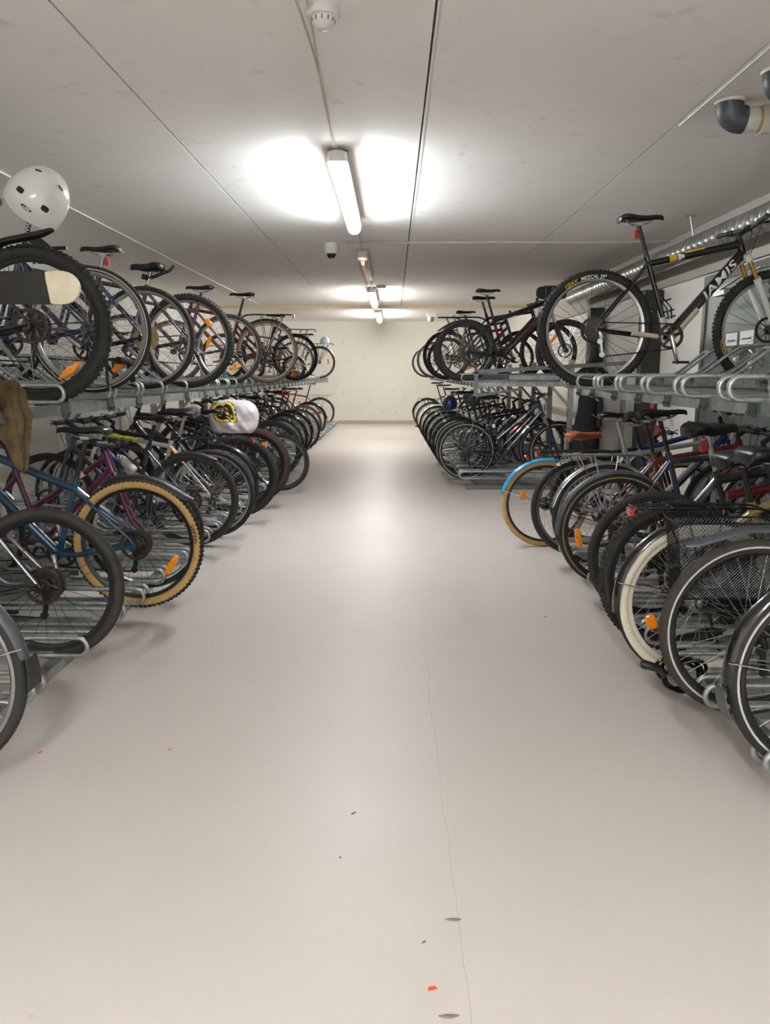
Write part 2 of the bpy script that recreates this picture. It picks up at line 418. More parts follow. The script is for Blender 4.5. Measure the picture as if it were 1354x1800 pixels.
def bicycle(S, hi=True, far=False):
    R = S['R']; cs = S.get('cs', .44); wb = S.get('wb', 1.06); drop = S.get('drop', .06)
    tubeF = S.get('tubeF', 1.); fm = S['frame']; n = 12 if hi else 8
    root = empty(S.get('name', 'bicycle'))
    hubR = V(0, 0, R); hubF = V(wb, 0, R); bb = V(cs, 0, R - drop)
    sta = rad(S.get('sta', 73)); sdir = V(-math.cos(sta), 0, math.sin(sta)); st = S.get('st', .47)
    sc = bb + sdir * st
    ha = rad(S.get('ha', 71)); hd = V(-math.cos(ha), 0, math.sin(ha)); hn = V(math.sin(ha), 0, math.cos(ha))
    rake = .045; susp = S.get('fork') == 'susp'; ac = S.get('ac', .48 if susp else R + .05)
    ax0 = hubF - hn * rake; crown = ax0 + hd * ac; hl = crown + hd * .012; htl = S.get('htl', .13); hu = hl + hd * htl
    sz = S.get('sz', .98)
    # --- frame
    b = MB(); T = lambda a, c, r, r2=None, sq=(1, 1): b.tube([a, c], [r, r2 or r], n, sq=sq)
    dt = .020 * tubeF * S.get('dtf', 1); tt = .017 * tubeF
    b.lathe([(-.036, .022), (.036, .022)], bb, 'Y', 16)
    b.tube([hl - hd * .003, hl + hd * .01, hu - hd * .01, hu + hd * .003], [.025, .0225, .0225, .025], 14)
    style = S.get('style', 'diamond')
    T(bb, sc + sdir * .025, .0165)
    b.tube([sc + sdir * .006, sc + sdir * .03], .020, 12)
    if style == 'curved':   # curved top tube, mountain bike
        mid = (hu + sc) / 2 + V(.12, 0, .045)
        b.tube(smooth([hu - hd * .035, mid, sc - sdir * .02], 6), [tt * 1.25] * 5 + [tt] * 8, n)
        b.tube(smooth([hl + hd * .03, (hl * .72 + bb * .28) + V(.02, 0, .03), bb], 6), [dt * 1.35] * 7 + [dt * 1.2] * 6, n)
    elif style == 'diamond':
        T(hu - hd * .03, sc - sdir * .02, tt * (1.25 if 'dtf' in S else 1), tt); T(hl + hd * .03, bb, dt)
    elif style == 'mixte':  # dropped straight top tube
        low = bb + sdir * st * .48
        T(hu - hd * .035, low, tt); T(hl + hd * .028, bb, dt)
    else:                   # step-through
        low = bb + sdir * .13
        b.tube(smooth([hu - hd * .03, hl * .55 + low * .45 + V(-.03, 0, -.02), low], 6), tt, n)
        b.tube(smooth([hl + hd * .02, hl * .5 + bb * .5 + V(-.02, 0, -.05), bb], 6), dt, n)
    ssj = sc - sdir * (.015 if style != 'step' else .08)
    for sd in (-1, 1):
        do = hubR + V(0, sd * .066, 0)
        b.tube([bb + V(-.02, sd * .022, 0), bb + V(-.12, sd * .036, .002), do + V(.03, 0, -.004), do], [.012 * tubeF, .011 * tubeF, .009, .008], 8)
        b.tube([ssj + V(0, sd * .016, 0), ssj * .72 + do * .28 + V(0, sd * .008, 0), do + V(.012, 0, .03), do], [.009 * tubeF, .0085 * tubeF, .007, .007], 8)
        b.box(do + V(.008, 0, -.002), (.035, .006, .04))
    frame = b.obj('frame', fm, root)
    if S.get('decal'):
        txt, size, dm, tube_, shear = S['decal']
        a, c = {'down': (hl + hd * .03, bb), 'top': (hu - hd * .03, sc - sdir * .02), 'mixte': (hu - hd * .035, bb + sdir * st * .48)}[tube_]
        rr = (dt if tube_ == 'down' else tt) * (1.35 if style == 'curved' else 1)
        face = S.get('face', -1); d = (c - a).normalized() if face > 0 else (a - c).normalized()
        up = V(0, -1, 0).cross(d) if face < 0 else V(0, 1, 0).cross(d)
        up = up if up.z > 0 else -up
        mid = a + (c - a) * S.get('decal_at', .42)
        if style == 'curved' and tube_ == 'down': mid = mid + V(.015, 0, .022)
        def pl(p):
            ang = p.y * S.get('decal_sq', 1) / rr
            return mid + d * p.x + up * rr * math.sin(ang) + V(0, face, 0) * (rr * math.cos(ang) + .0008 + p.z)
        lettering(txt, size, dm, frame, pl, shear, .0012)
    for (t0, t1, tube_, h, off) in S.get('stripes', []):   # coloured sleeves on frame tubes
        a, c = {'down': (hl + hd * .03, bb), 'top': (hu - hd * .03, sc - sdir * .02), 'seat': (sc, bb), 'mixte': (hu - hd * .035, bb + sdir * st * .48), 'stay': (ssj + V(0, -.016, 0), hubR + V(0, -.066, 0)), 'stayl': (ssj + V(0, .016, 0), hubR + V(0, .066, 0)), 'chain': (bb + V(-.04, -.03, 0), hubR + V(.04, -.062, 0))}[tube_]
        r0 = {'down': dt * (1.32 if style == 'curved' else 1), 'top': tt, 'seat': .0165, 'mixte': tt, 'stay': .0086 * tubeF, 'stayl': .0086 * tubeF, 'chain': .0115 * tubeF}[tube_] + .0008
        q = MB(); q.tube([a + (c - a) * t0 + V(*off), a + (c - a) * t1 + V(*off)], r0, n); q.obj('paint_band', h, frame)
    if S.get('bottle'):
        q = MB(); d = (bb - hl).normalized(); up = V(0, 1, 0).cross(d); up = up if up.z > 0 else -up
        o = hl + (bb - hl) * .42 + up * .058
        q.lathe([(-.085, .022), (-.078, .034), (.05, .036), (.06, .028), (.075, .030), (.085, .015), (.1, .012)], o, n=18, d=-d); q.obj('water_bottle', S['bottle'], root)
    if S.get('cage'):
        q = MB(); d = sdir; o = bb + d * .19 + V(.045, 0, .0); fw = V(math.sin(sta), 0, math.cos(sta))
        for t in (-.06, -.02, .05):
            q.tube([o + d * t + (V(0, 1, 0) * math.sin(a) - fw * -math.cos(a)) * .036 for a in [rad(x) for x in range(-130, 131, 20)]], .005, 6)
        for sd in (-1, 1): q.tube([o - d * .07 + V(0, sd * .03, 0) + fw * .0, o + d * .0 + V(0, sd * .037, 0) + fw * .01, o + d * .07 + V(0, sd * .03, 0) - fw * .02], .006, 6, sq=(1.6, .6))
        q.obj('bottle_cage', 'black_gloss', frame)
    # --- steering group
    MS = Matrix.Translation(hl) @ Matrix.Rotation(rad(S.get('steer', 0)), 4, hd) @ Matrix.Translation(-hl)
    b = MB(); fo = S.get('fork_mat', fm)
    if susp:
        lw = .062
        for sd in (-1, 1):
            ce = crown + V(0, sd * lw, 0) + hn * .0; en = hubF + V(0, sd * lw, 0)
            d = (en - ce).normalized(); mid = ce + d * .15
            b.tube([mid - d * .01, mid + d * .03, en - d * .06, en + d * .012], [.021, .0195, .016, .012], 12)
            b.tube([ce - d * .018, ce + d * .022], .022, 12)
        b.tube([crown + V(0, -lw, 0), crown + V(0, -.03, .012), crown + V(0, .03, .012), crown + V(0, lw, 0)], [.019, .021, .021, .019], 10)
        am = crown + (hubF - crown).normalized() * .165 + hn * .02
        b.tube(smooth([am + V(0, -lw, 0), am + V(0, -.04, 0) + hd * .03, am + V(0, .04, 0) + hd * .03, am + V(0, lw, 0)], 5), .010, 8)
        fork = put('fork', b.mesh('fork', fo), root, mtx=MS)
        for sd in (-1, 1):
            ce = crown + V(0, sd * lw, 0); d = (hubF + V(0, sd * lw, 0) - ce).normalized()
            q = MB(); q.tube([ce, ce + d * .16], .0145, 12); q.obj('stanchion', S.get('stanchion', 'alloy'), fork)
    else:
        for sd in (-1, 1):
            e = hubF + V(0, sd * .052, 0)
            b.tube(smooth([crown + V(0, sd * .03, 0), crown - hd * .05 + V(0, sd * .05, 0), ax0 * .55 + crown * .45 + V(0, sd * .052, 0), ax0 * .8 + crown * .2 + V(0, sd * .052, 0) + hn * .006, e], 4), [.014] * 8 + [.013, .0125, .012, .0115, .0105, .010, .0095, .009, .0085], 10)
        b.tube([crown + V(0, -.032, 0), crown + V(0, .032, 0)], .017, 10)
        fork = put('fork', b.mesh('fork', fo), root, mtx=MS)
        if S.get('fork_tip'):
            for sd in (-1, 1):
                q = MB(); a = ax0 * .5 + crown * .5 + V(0, sd * .052, 0) + hn * .001; q.tube([a, hubF + V(0, sd * .052, 0)], [.0155, .012], 10); q.obj('fork_guard', S['fork_tip'], fork)
    make_wheel(S, root, hubR, True, Matrix(), hi, far)
    make_wheel(S, root, hubF, False, MS, hi, far)
    # handlebar
    top = hu + hd * S.get('spacer', .035); sl = S.get('stem', .075); bc = top + hn * sl * .96 + hd * S.get('stem_rise', .02)
    kind = S.get('bar', 'flat'); hw = S.get('bw', .31); bm = S.get('bar_mat', 'black_satin')
    b = MB(); b.tube([hu, top + hd * .012], .0145, 12); b.tube([top, bc], [.017, .0155], 10); b.lathe([(-.024, .020), (.024, .020)], bc, 'Y', 14)
    if kind == 'flat': half = [V(0, 0, 0), V(0, .08, .0), V(-.012, .16, .006), V(-.045, hw, .012)]
    elif kind == 'riser': half = [V(0, 0, 0), V(0, .05, 0), V(-.005, .11, .03), V(-.05, hw, .04)]
    elif kind == 'drop': half = [V(0, 0, 0), V(.0, .15, 0), V(.02, .2, .0), V(.08, .205, -.01), V(.10, .205, -.06), V(.06, .205, -.12), V(-.03, .21, -.135)]
    else: half = [V(0, 0, 0), V(.01, .06, .02), V(.015, .17, .055), V(-.05, .25, .06), V(-.17, .275, .05)]
    if kind not in ('flat', 'riser', 'drop'): hw = .27
    hs = smooth(half, 5)
    pts = [bc + V(p.x, -p.y, p.z) for p in reversed(hs[1:])] + [bc + p for p in hs]
    b.tube(pts, .0115, 10)
    bar = put('handlebar', b.mesh('handlebar', bm), root, mtx=MS)
    for sd in (-1, 1):
        e = half[-1]; e2 = half[-2]; d = (e - e2).normalized()
        f_ = lambda p: bc + V(p.x, sd * p.y, p.z)
        q = MB(); q.tube([f_(e + d * .006), f_(e + d * .003), f_(e - d * .06), f_(e - d * .115), f_(e - d * .125)], [.012, .0165, .0155, .0165, .0185], 12); q.obj('grip', S.get('grip', 'black_plastic'), bar)
        if not far and kind != 'drop':
            q = MB(); o = e - d * .15; fw = V(.99, 0, -.12) if kind in ('flat', 'riser') else V(.3, .7, -.4)
            q.box(f_(o), (.03, .022, .03)); q.tube([f_(o + fw * .02), f_(o + fw * .05 + d * .02), f_(o + fw * .055 + d * .08), f_(o + fw * .045 + d * .125)], [.006, .0065, .006, .004], 6, sq=(1, .7)); q.obj('brake_lever', 'alloy' if S.get('silver') else 'black_satin', bar)
    if not far:
        q = MB()
        for sd, off in ((1, .03), (-1, .045)):
            if kind == 'drop': break
            e = half[-1]; e2 = half[-2]; o = e - (e - e2).normalized() * .15
            a = bc + V(o.x + .02, sd * o.y, o.z)
            q.tube(smooth([a, a + V(.07, -sd * .05, .015), hu + V(.11, sd * .07, .03 + off), hu + V(.085, sd * .03, -.05), hl + V(.03, sd * .02, .02)], 6), .0026, 6)
        if q.v: q.obj('brake_cable', 'cable_black', bar)
    # seat
    frac = (sz - .045 - bb.z) / sdir.z; stop = bb + sdir * frac
    b = MB(); b.tube([sc - sdir * .03, stop], .0135, 12); b.obj('seat_post', S.get('post', 'black_satin'), root)
    if S.get('post_text'):
        d = sdir; fc = S.get('face', -1); mid = sc + (stop - sc) * .55; up = V(math.sin(sta), 0, math.cos(sta)) * (1 if fc > 0 else -1)
        lettering(S['post_text'], .030, 'white_decal', root, lambda p: mid + d * p.x + (-up) * .0135 * math.sin(p.y / .0135) + V(0, fc, 0) * (.0135 * math.cos(p.y / .0135) + .001 + p.z), 0, .0008)
    sx = stop + V(.01 + S.get('soff', 0), 0, .045)
    sad = put('saddle', saddle_mesh(S.get('saddle', 'sport'), S.get('saddle_mat', 'saddle_black')), root, mtx=Matrix.Translation(sx) @ Matrix.Rotation(rad(S.get('stilt', -2)), 4, 'Y'))
    put('saddle_rails', saddle_rails_mesh(), sad)
    if S.get('light_seat'):
        q = MB(); p = sc + (stop - sc) * .72; q.box(p + V(-.035, 0, 0), (.022, .036, .055)); q.box(p + V(-.016, 0, 0), (.03, .02, .02)); q.obj('tail_light', 'red_reflector', root, 20)
    # crank
    b = MB(); cr = S.get('ring', .085); y0 = -.048
    gear(b, cr, int(cr * 480), .0035, y0, cr - .016); 
    if S.get('chaincase'): b.lathe([(y0 - .008, .02), (y0 - .008, cr + .02), (y0 + .004, cr + .02), (y0 + .004, .02)], n=32, closed=True)
    for k in range(5):
        a = 2 * PI * k / 5 + .3; b.tube([(0, y0 - .004, 0), ((cr - .008) * math.cos(a), y0, (cr - .008) * math.sin(a))], [.013, .008], 8, sq=(1, .5))
    b.lathe([(-.075, .013), (.075, .013)], n=12)
    crank = put('crankset', b.mesh('crankset', S.get('crank_mat', 'steel_dark')), root, loc=bb)
    ca = rad(S.get('crank', random.uniform(0, 360))); L = .17
    for sd in (-1, 1):
        d = V(math.cos(ca), 0, math.sin(ca)) * (-sd)
        q = MB(); q.tube([V(0, sd * .066, 0) - d * .012, V(0, sd * .066, 0), V(0, sd * .075, 0) + d * L, V(0, sd * .075, 0) + d * (L + .012)], [.012, .016, .012, .009], 10, sq=(1, 1)); q.obj('crank_arm', S.get('arm_mat', 'alloy'), crank)
        pd = put('pedal', pedal_mesh(), crank, mtx=Matrix.Translation(V(0, sd * .08, 0) + d * L) @ Matrix.Rotation(0 if sd > 0 else PI, 4, 'Z'))
    # chain + derailleur
    if not far:
        rg = .030 if S.get('gearhub') else .045; gy = y0 + .008
        ps = []
        for k in range(9): a = rad(-90 + 180 * k / 8); ps.append(bb + V((cr + .002) * math.cos(a), y0, (cr + .002) * math.sin(a)))
        for k in range(7): a = rad(90 + 160 * k / 6); ps.append(hubR + V(rg * math.cos(a), gy, rg * math.sin(a)))
        if not S.get('gearhub'): ps += [hubR + V(.035, gy, -.075), hubR + V(.02, gy, -.12), hubR + V(.035, gy, -.165), hubR + V(.07, gy, -.17)]
        q = MB(); q.tube(ps, .0042, 5, closed=True, sq=(1, .8)); q.obj('chain', 'chain_steel', root)
        if not S.get('gearhub'):
            q = MB(); o = hubR + V(.012, gy - .004, 0)
            q.tube([o + V(0, -.012, -.008), o + V(.012, -.016, -.035), o + V(.022, -.012, -.06)], [.012, .015, .011], 8)
            for yy in (-.008, .008): q.bar(o + V(.015, yy, -.06), o + V(.03, yy, -.17), .014, .003, (0, 1, 0))
            for p in (V(.012, 0, -.075), V(.03, 0, -.16)): q.lathe([(-.006, .018), (.006, .018)], o + p, 'Y', 14)
            q.obj('derailleur', S.get('mech', 'black_satin'), root)
    if S.get('chainguard'):
        q = MB(); q.bar(bb + V(-.02, -.062, .075), hubR + V(.06, -.062, .05), .01, .075); q.lathe([(-.067, .10), (-.057, .10)], bb, 'Y', 24); q.obj('chain_guard', S['chainguard'], root)
    # mudguards
    g = S.get('guard')
    if g == 'full':
        gm = S.get('guard_mat', 'black_gloss'); gw = S['tw'] + .018; Rf = R + S.get('gap', .016)
        mg = put('mudguard', guard_mesh(Rf, 35, S.get('guard_end', 178), gw, gm), root, loc=hubR)
        q = MB(); a = rad(S.get('guard_end', 178) - S.get('stay_back', 22))
        for sd in (-1, 1): q.tube([V(0, sd * .068, 0), V(Rf * math.cos(a), sd * gw * .5, Rf * math.sin(a))], .0024, 6)
        q.obj('mudguard_stay', 'chrome', mg)
        if S.get('flap'):
            q = MB(); a0 = rad(S.get('guard_end', 178)); rows = []
            for i in range(7):
                a = a0 + i * .045; rows.append([V((Rf + .004) * math.cos(a), y * (gw / 2 + .006 + i * .002), (Rf + .004) * math.sin(a)) for y in (-1, -.5, 0, .5, 1)] + [V((Rf + .008) * math.cos(a), y * (gw / 2 + .006 + i * .002), (Rf + .008) * math.sin(a)) for y in (1, .5, 0, -.5, -1)])
            q.grid(rows, 0, False, True); q.f.append(tuple(range(60, 70))); q.m.append(0); q.obj('mud_flap', S['flap'], mg)
        if S.get('guard_light'):
            q = MB(); a = rad(S['guard_light']); o = V((Rf + .02) * math.cos(a), 0, (Rf + .02) * math.sin(a)); q.lathe([(-.012, .010), (.0, .015), (.03, .012), (.036, .006)], o, n=14, d=V(math.cos(a) - .6, 0, math.sin(a))); q.obj('tail_light', 'red_reflector', mg)
        if not S.get('no_front_guard'):
            put('mudguard', guard_mesh(Rf, 15, 160, gw, gm), root, mtx=MS @ Matrix.Translation(hubF))
    elif g == 'clip':
        gm = S.get('guard_mat', 'black_plastic'); a0, a1, gap, tail, flare = S.get('clip', (70, 125, .03, .16, -.15))
        mg = put('mudguard', guard_mesh(R + gap, a0, a1, S.get('gw', .062), gm, .003, 18, tail, flare), root, loc=hubR)
    elif g == 'beam':
        # guard clamped to the seat post, sweeping back over the wheel
        gm = S.get('guard_mat', 'black_plastic'); p0 = sc + sdir * .03; q = MB()
        p0 = p0 + V(.02, 0, .06); pp = smooth([p0, p0 + V(-.05, 0, .005), p0 + V(-.13, 0, .035), p0 + V(-.19, 0, .058), p0 + V(-.225, 0, .095)], 5); rows = []
        for i, p in enumerate(pp):
            t = i / (len(pp) - 1); w = .02 + .02 * min(1, t * 3); row = []
            for lay in (0, 1):
                for j in range(7):
                    y = (-1 + j / 3) * (1 if not lay else -1); row.append(p + V(0, y * w, -.012 * y * y - lay * .004))
            rows.append(row)
        q.grid(rows, 0, False, True); q.f.append(tuple((len(pp) - 1) * 14 + k for k in range(14))); q.m.append(0)
        q.tube([p0 - sdir * .02, p0 + sdir * .02], .022, 12); q.obj('mudguard', gm, root)
    elif g == 'plate':
        # beam rack with a drooping oval plate behind
        p0 = sc + sdir * .05; q = MB(); q.tube([p0, p0 + V(-.24, 0, .005)], .010, 8); q.tube([p0 - sdir * .02, p0 + sdir * .02], .022, 12)
        for x, w_ in ((-.055, .012), (-.085, .022)): q.bar(p0 + V(x, 0, -.08), p0 + V(x - .008, 0, .075), .014, w_)
        mg = q.obj('mudguard', 'black_satin', root)
        d = V(-.80, 0, -.56)
        o = p0 + V(-.03, .03, .075); d = d.normalized(); ou = []
        sdv = d.cross(V(0, 1, 0)).normalized()
        for k in range(28):
            a = 2 * PI * k / 28; ou.append(o + d * (.098 + .098 * math.cos(a)) + (V(0, 1, 0) * .3 + sdv * .9).normalized() * .027 * math.sin(a) * (1.05 - .2 * math.cos(a)))
        nn = d.cross((V(0, 1, 0) * .3 + sdv * .9).normalized()).normalized()
        q = MB(); N = 28; q.add([p + nn * .003 for p in ou] + [p - nn * .003 for p in ou], [tuple(range(N)), tuple(range(2 * N - 1, N - 1, -1))] + [(k, N + k, N + (k + 1) % N, (k + 1) % N) for k in range(N)]); q.obj('guard_plate', 'black_plastic', mg, 20)
        q = MB(); q.tube(ou, .0032, 6, closed=True); q.obj('guard_rim', 'alloy', mg)
    # luggage rack
    if S.get('rack'):
        rm = S['rack']; q = MB(); z = 2 * R + .055; x0, x1 = .20, -.30
        for sd in (-1, 1):
            q.tube(smooth([V(x0 + .10, sd * .02, z - .05), V(x0, sd * .05, z), V(-.1, sd * .06, z), V(x1, sd * .055, z)], 4), .005, 8)
            for xx in (-.20, -.10, .05): q.tube([hubR + V(0, sd * .072, .012), V(xx, sd * .06, z)], .0042, 6)
        for xx in (x1, -.15, 0, .12): q.tube([V(xx, -.056, z), V(xx, .056, z)], .0045, 6)
        q.tube([V(-.25, 0, z), V(.15, 0, z)], .004, 6)
        rk = q.obj('luggage_rack', rm, root)
        if S.get('rack_light', True):
            q = MB(); q.box(V(x1 - .012, 0, z - .02), (.018, .055, .032)); q.obj('tail_light', 'red_reflector', rk, 20)
        if S.get('spring_clip'):
            q = MB()
            for sd in (-1, 1): q.tube([V(-.25, sd * .025, z + .012), V(.13, sd * .03, z + .014)], .004, 6)
            q.tube([V(-.25, -.025, z + .012), V(-.25, .025, z + .012)], .004, 6); q.obj('spring_clip', rm, rk)
    if S.get('kick'):
        q = MB(); q.tube([hubR + V(.05, .06, -.02), V(.18, .12, .02)], .008, 8); q.obj('kickstand', 'steel_dark', root)
    if S.get('basket'):
        q = MB(); W, H, D = .44, .30, .14; z1 = 2 * R + .03; y0 = -.10; x0 = -.20; th = .0011
        def wires(P, w, h):
            stp = .015; k = -h
            while k < w:
                for fl in (0, 1):
                    a = (max(k, 0), max(-k, 0)); e = (min(k + h, w), min(h, w - k)); 
                    if fl: a = (w - a[0], a[1]); e = (w - e[0], e[1])
                    q.tube([P(*a), P(*e)], th, 3, caps=False)
                k += stp
        tp = lambda v: 1 - .16 * (1 - v / H)
        wires(lambda u, v: V(x0 + W / 2 + (u - W / 2) * tp(v), y0 - D, z1 - H + v), W, H)
        wires(lambda u, v: V(x0 + W / 2 + (u - W / 2) * tp(v), y0, z1 - H + v), W, H)
        wires(lambda u, v: V(x0 + W / 2 - W / 2 * tp(v), y0 - u, z1 - H + v), D, H)
        wires(lambda u, v: V(x0 + W / 2 + W / 2 * tp(v), y0 - u, z1 - H + v), D, H)
        wires(lambda u, v: V(x0 + W * .08 + u * .84, y0 - v, z1 - H), W, D)
        for zz, f in ((z1, 1.), (z1 - H, .84)):
            w2 = W / 2 * f; cx = x0 + W / 2; q.tube([V(cx - w2, y0, zz), V(cx + w2, y0, zz), V(cx + w2, y0 - D, zz), V(cx - w2, y0 - D, zz)], .004, 6, closed=True)
        q.obj('basket', 'wire_black', root)
    if S.get('training'):
        for sd in (-1, 1):
            o = hubR + V(-.02, sd * .19, -R + .075)
            q = MB(); q.tube([hubR + V(0, sd * .06, 0), hubR + V(-.01, sd * .15, -.03), o], .007, 6); sw = q.obj('stabiliser', 'black_satin', root)
            q = MB(); q.lathe([(-.02, .05), (-.02, .075), (.02, .075), (.02, .05)], o, 'Y', 24, closed=True); q.obj('stabiliser_tyre', 'rubber', sw)
            q = MB(); q.lathe([(-.022, .01), (-.022, .056), (.022, .056), (.022, .01)], o, 'Y', 24, closed=True); q.obj('stabiliser_wheel', 'orange_reflector', sw)
    root['category'] = 'bicycle'
    return root

GROUPS = {}
def bike(S, side, X, Y, z0, label, group, yaw=None, roll=None, out=False):
    far = Y > 10.5
    o = bicycle(S, hi=Y < 8, far=far)
    y = rad(yaw if yaw is not None else random.uniform(-1.5, 1.5)); r = rad(roll if roll is not None else random.uniform(-1.2, 1.2))
    base = 0 if side > 0 else PI
    if out: base += PI
    M = Matrix.Translation((X, Y, z0)) @ Matrix.Rotation(base + y, 4, 'Z') @ Matrix.Rotation(r, 4, 'X')
    if out:   # X given for the front (aisle) wheel
        M = Matrix.Translation((X, Y, z0)) @ Matrix.Rotation(base + y, 4, 'Z') @ Matrix.Translation((-S.get('wb', 1.06), 0, 0)) @ Matrix.Rotation(r, 4, 'X')
    o.matrix_basis = M
    tag(o, label, 'bicycle', group)
    return o

# ================================================================== the room (floor z = 0, eye height 1.36)
EYE = 1.36; CEIL = 2.78; FARC = 2.72; XL, XR, YN, YF, YS = -4.25, 3.05, -8.0, 20.9, 16.9
def surf(name, base, var, rough, bumps=.0, floor=False, spec=.5, coat=0.):
    m = bpy.data.materials.new(name); m.use_nodes = True; nt = m.node_tree; b = nt.nodes['Principled BSDF']
    L = nt.links; N = nt.nodes.new
    tc = N('ShaderNodeTexCoord')
    n1 = N('ShaderNodeTexNoise'); n1.inputs['Scale'].default_value = .9; n1.inputs['Detail'].default_value = 6; n1.inputs['Roughness'].default_value = .6
    L.new(tc.outputs['Object'], n1.inputs['Vector'])
    r = N('ShaderNodeValToRGB'); c = lin(base)
    r.color_ramp.elements[0].position = .3; r.color_ramp.elements[1].position = .72
    r.color_ramp.elements[0].color = tuple(x * (1 - var) for x in c[:3]) + (1,); r.color_ramp.elements[1].color = c
    L.new(n1.outputs['Fac'], r.inputs['Fac']); col = r.outputs['Color']
    def mixin(col, fac, hexc, amt=1.):
        k = N('ShaderNodeMix'); k.data_type = 'RGBA'; k.blend_type = 'MIX'
        mul = N('ShaderNodeMath'); mul.operation = 'MULTIPLY'; mul.inputs[1].default_value = amt; L.new(fac, mul.inputs[0])
        L.new(mul.outputs[0], k.inputs['Factor']); L.new(col, k.inputs['A']); k.inputs['B'].default_value = lin(hexc); return k.outputs['Result']
    def ramp(sock, a, c2):
        q = N('ShaderNodeMapRange'); q.inputs['From Min'].default_value = a; q.inputs['From Max'].default_value = c2; L.new(sock, q.inputs['Value']); return q.outputs['Result']
    def noise_(scale, detail=3, vec=None):
        n = N('ShaderNodeTexNoise'); n.inputs['Scale'].default_value = scale; n.inputs['Detail'].default_value = detail; L.new(vec or tc.outputs['Object'], n.inputs['Vector']); return n.outputs['Fac']
    if floor:
        v = N('ShaderNodeTexVoronoi'); v.inputs['Scale'].default_value = 5.5; L.new(tc.outputs['Object'], v.inputs['Vector'])
        m1 = N('ShaderNodeMath'); m1.operation = 'MULTIPLY'; L.new(ramp(v.outputs['Distance'], .055, .035), m1.inputs[0]); L.new(ramp(noise_(2.1), .52, .60), m1.inputs[1])
        col = mixin(col, m1.outputs[0], '#8d8578', .6)
        v2 = N('ShaderNodeTexVoronoi'); v2.inputs['Scale'].default_value = 21; L.new(tc.outputs['Object'], v2.inputs['Vector'])
        m2 = N('ShaderNodeMath'); m2.operation = 'MULTIPLY'; L.new(ramp(v2.outputs['Distance'], .07, .04), m2.inputs[0]); L.new(ramp(noise_(3.3), .5, .6), m2.inputs[1])
        col = mixin(col, m2.outputs[0], '#a79f92', .5)
        mp = N('ShaderNodeMapping'); mp.inputs['Scale'].default_value = (2.2, .5, 1); mp.inputs['Rotation'].default_value = (0, 0, 1.35); L.new(tc.outputs['Object'], mp.inputs['Vector'])
        col = mixin(col, ramp(noise_(1.2, 7, mp.outputs['Vector']), .60, .80), '#a49a8c', .30)
        # hairline crack running along the aisle
        sx = N('ShaderNodeSeparateXYZ'); L.new(tc.outputs['Object'], sx.inputs[0])
        wob = N('ShaderNodeMath'); wob.operation = 'MULTIPLY_ADD'; wob.inputs[1].default_value = .07; wob.inputs[2].default_value = -.20; L.new(noise_(2.6, 8), wob.inputs[0])
        ad = N('ShaderNodeMath'); ad.operation = 'ADD'; L.new(sx.outputs['X'], ad.inputs[0]); L.new(wob.outputs[0], ad.inputs[1])
        ab = N('ShaderNodeMath'); ab.operation = 'ABSOLUTE'; L.new(ad.outputs[0], ab.inputs[0])
        m3 = N('ShaderNodeMath'); m3.operation = 'MULTIPLY'; L.new(ramp(ab.outputs[0], .0016, .0004), m3.inputs[0]); L.new(ramp(sx.outputs['Y'], 4.2, 3.4), m3.inputs[1])
        col = mixin(col, m3.outputs[0], '#8b8173', .45)
    else:
        col = mixin(col, ramp(noise_(7, 8), .62, .75), '#8f867b', .18)
    L.new(col, b.inputs['Base Color']); b.inputs['Roughness'].default_value = rough; b.inputs['Specular IOR Level'].default_value = spec; b.inputs['Coat Weight'].default_value = coat
    if floor:
        rr = N('ShaderNodeMapRange'); rr.inputs['To Min'].default_value = rough - .05; rr.inputs['To Max'].default_value = rough + .08; L.new(noise_(2.5, 5), rr.inputs['Value']); L.new(rr.outputs['Result'], b.inputs['Roughness'])
    if bumps:
        bp = N('ShaderNodeBump'); bp.inputs['Strength'].default_value = bumps; bp.inputs['Distance'].default_value = .01
        L.new(noise_(28 if not floor else 55, 5), bp.inputs['Height']); L.new(bp.outputs['Normal'], b.inputs['Normal'])
    MATS[name] = m; return m
surf('floor_epoxy', '#c9c0b9', .06, .40, .06, True, .27)
surf('ceiling_concrete', '#f8f4f0', .05, .8, .10)
surf('wall_paint', '#e6e3da', .04, .7, .05)
surf('upper_wall_grey', '#b5ada6', .08, .85, .12)
mat('joint_dark', '#332f2b', .9)
mat('step_cream', '#c9bb9c', .7)
mat('skirting', '#b3ab9e', .6)

b = MB(); b.box(((XL + XR) / 2, (YN + YF) / 2, -.05), (XR - XL + .4, YF - YN + .4, .1)); struct(b.obj('floor', 'floor_epoxy'), 'pale glossy epoxy floor of the bicycle room', 'floor')
# ceiling: long concrete planks with open joints
J = [XL - .1, -2.83, -1.335, .168, 1.64, XR + .1]; b = MB(); g = .0055
for i in range(5):
    x0, x1 = J[i] + g, J[i + 1] - g; b.box(((x0 + x1) / 2, (YN + YS) / 2 - .1, CEIL + .06), (x1 - x0, YS - YN + .2, .12))
b.box(((XL + XR) / 2, (YN + YS) / 2, CEIL + .15), (XR - XL + .4, YS - YN, .06), mi=1)
b.box(((XL + XR) / 2, (YS + YF) / 2 + .05, FARC + .09), (XR - XL + .4, YF - YS + .3, .18))
struct(b.obj('ceiling', ['ceiling_concrete', 'joint_dark']), 'grey concrete plank ceiling with dark joints', 'ceiling')
b = MB(); b.box(((XL + XR) / 2, YS - .11, (CEIL + FARC) / 2), (XR - XL, .012, CEIL - FARC + .01)); struct(b.obj('trim_1', 'step_cream'))
b = MB(); b.box(((XL + XR) / 2, YF + .05, 1.4), (XR - XL + .4, .1, 2.9)); struct(b.obj('wall_back', 'wall_paint'))
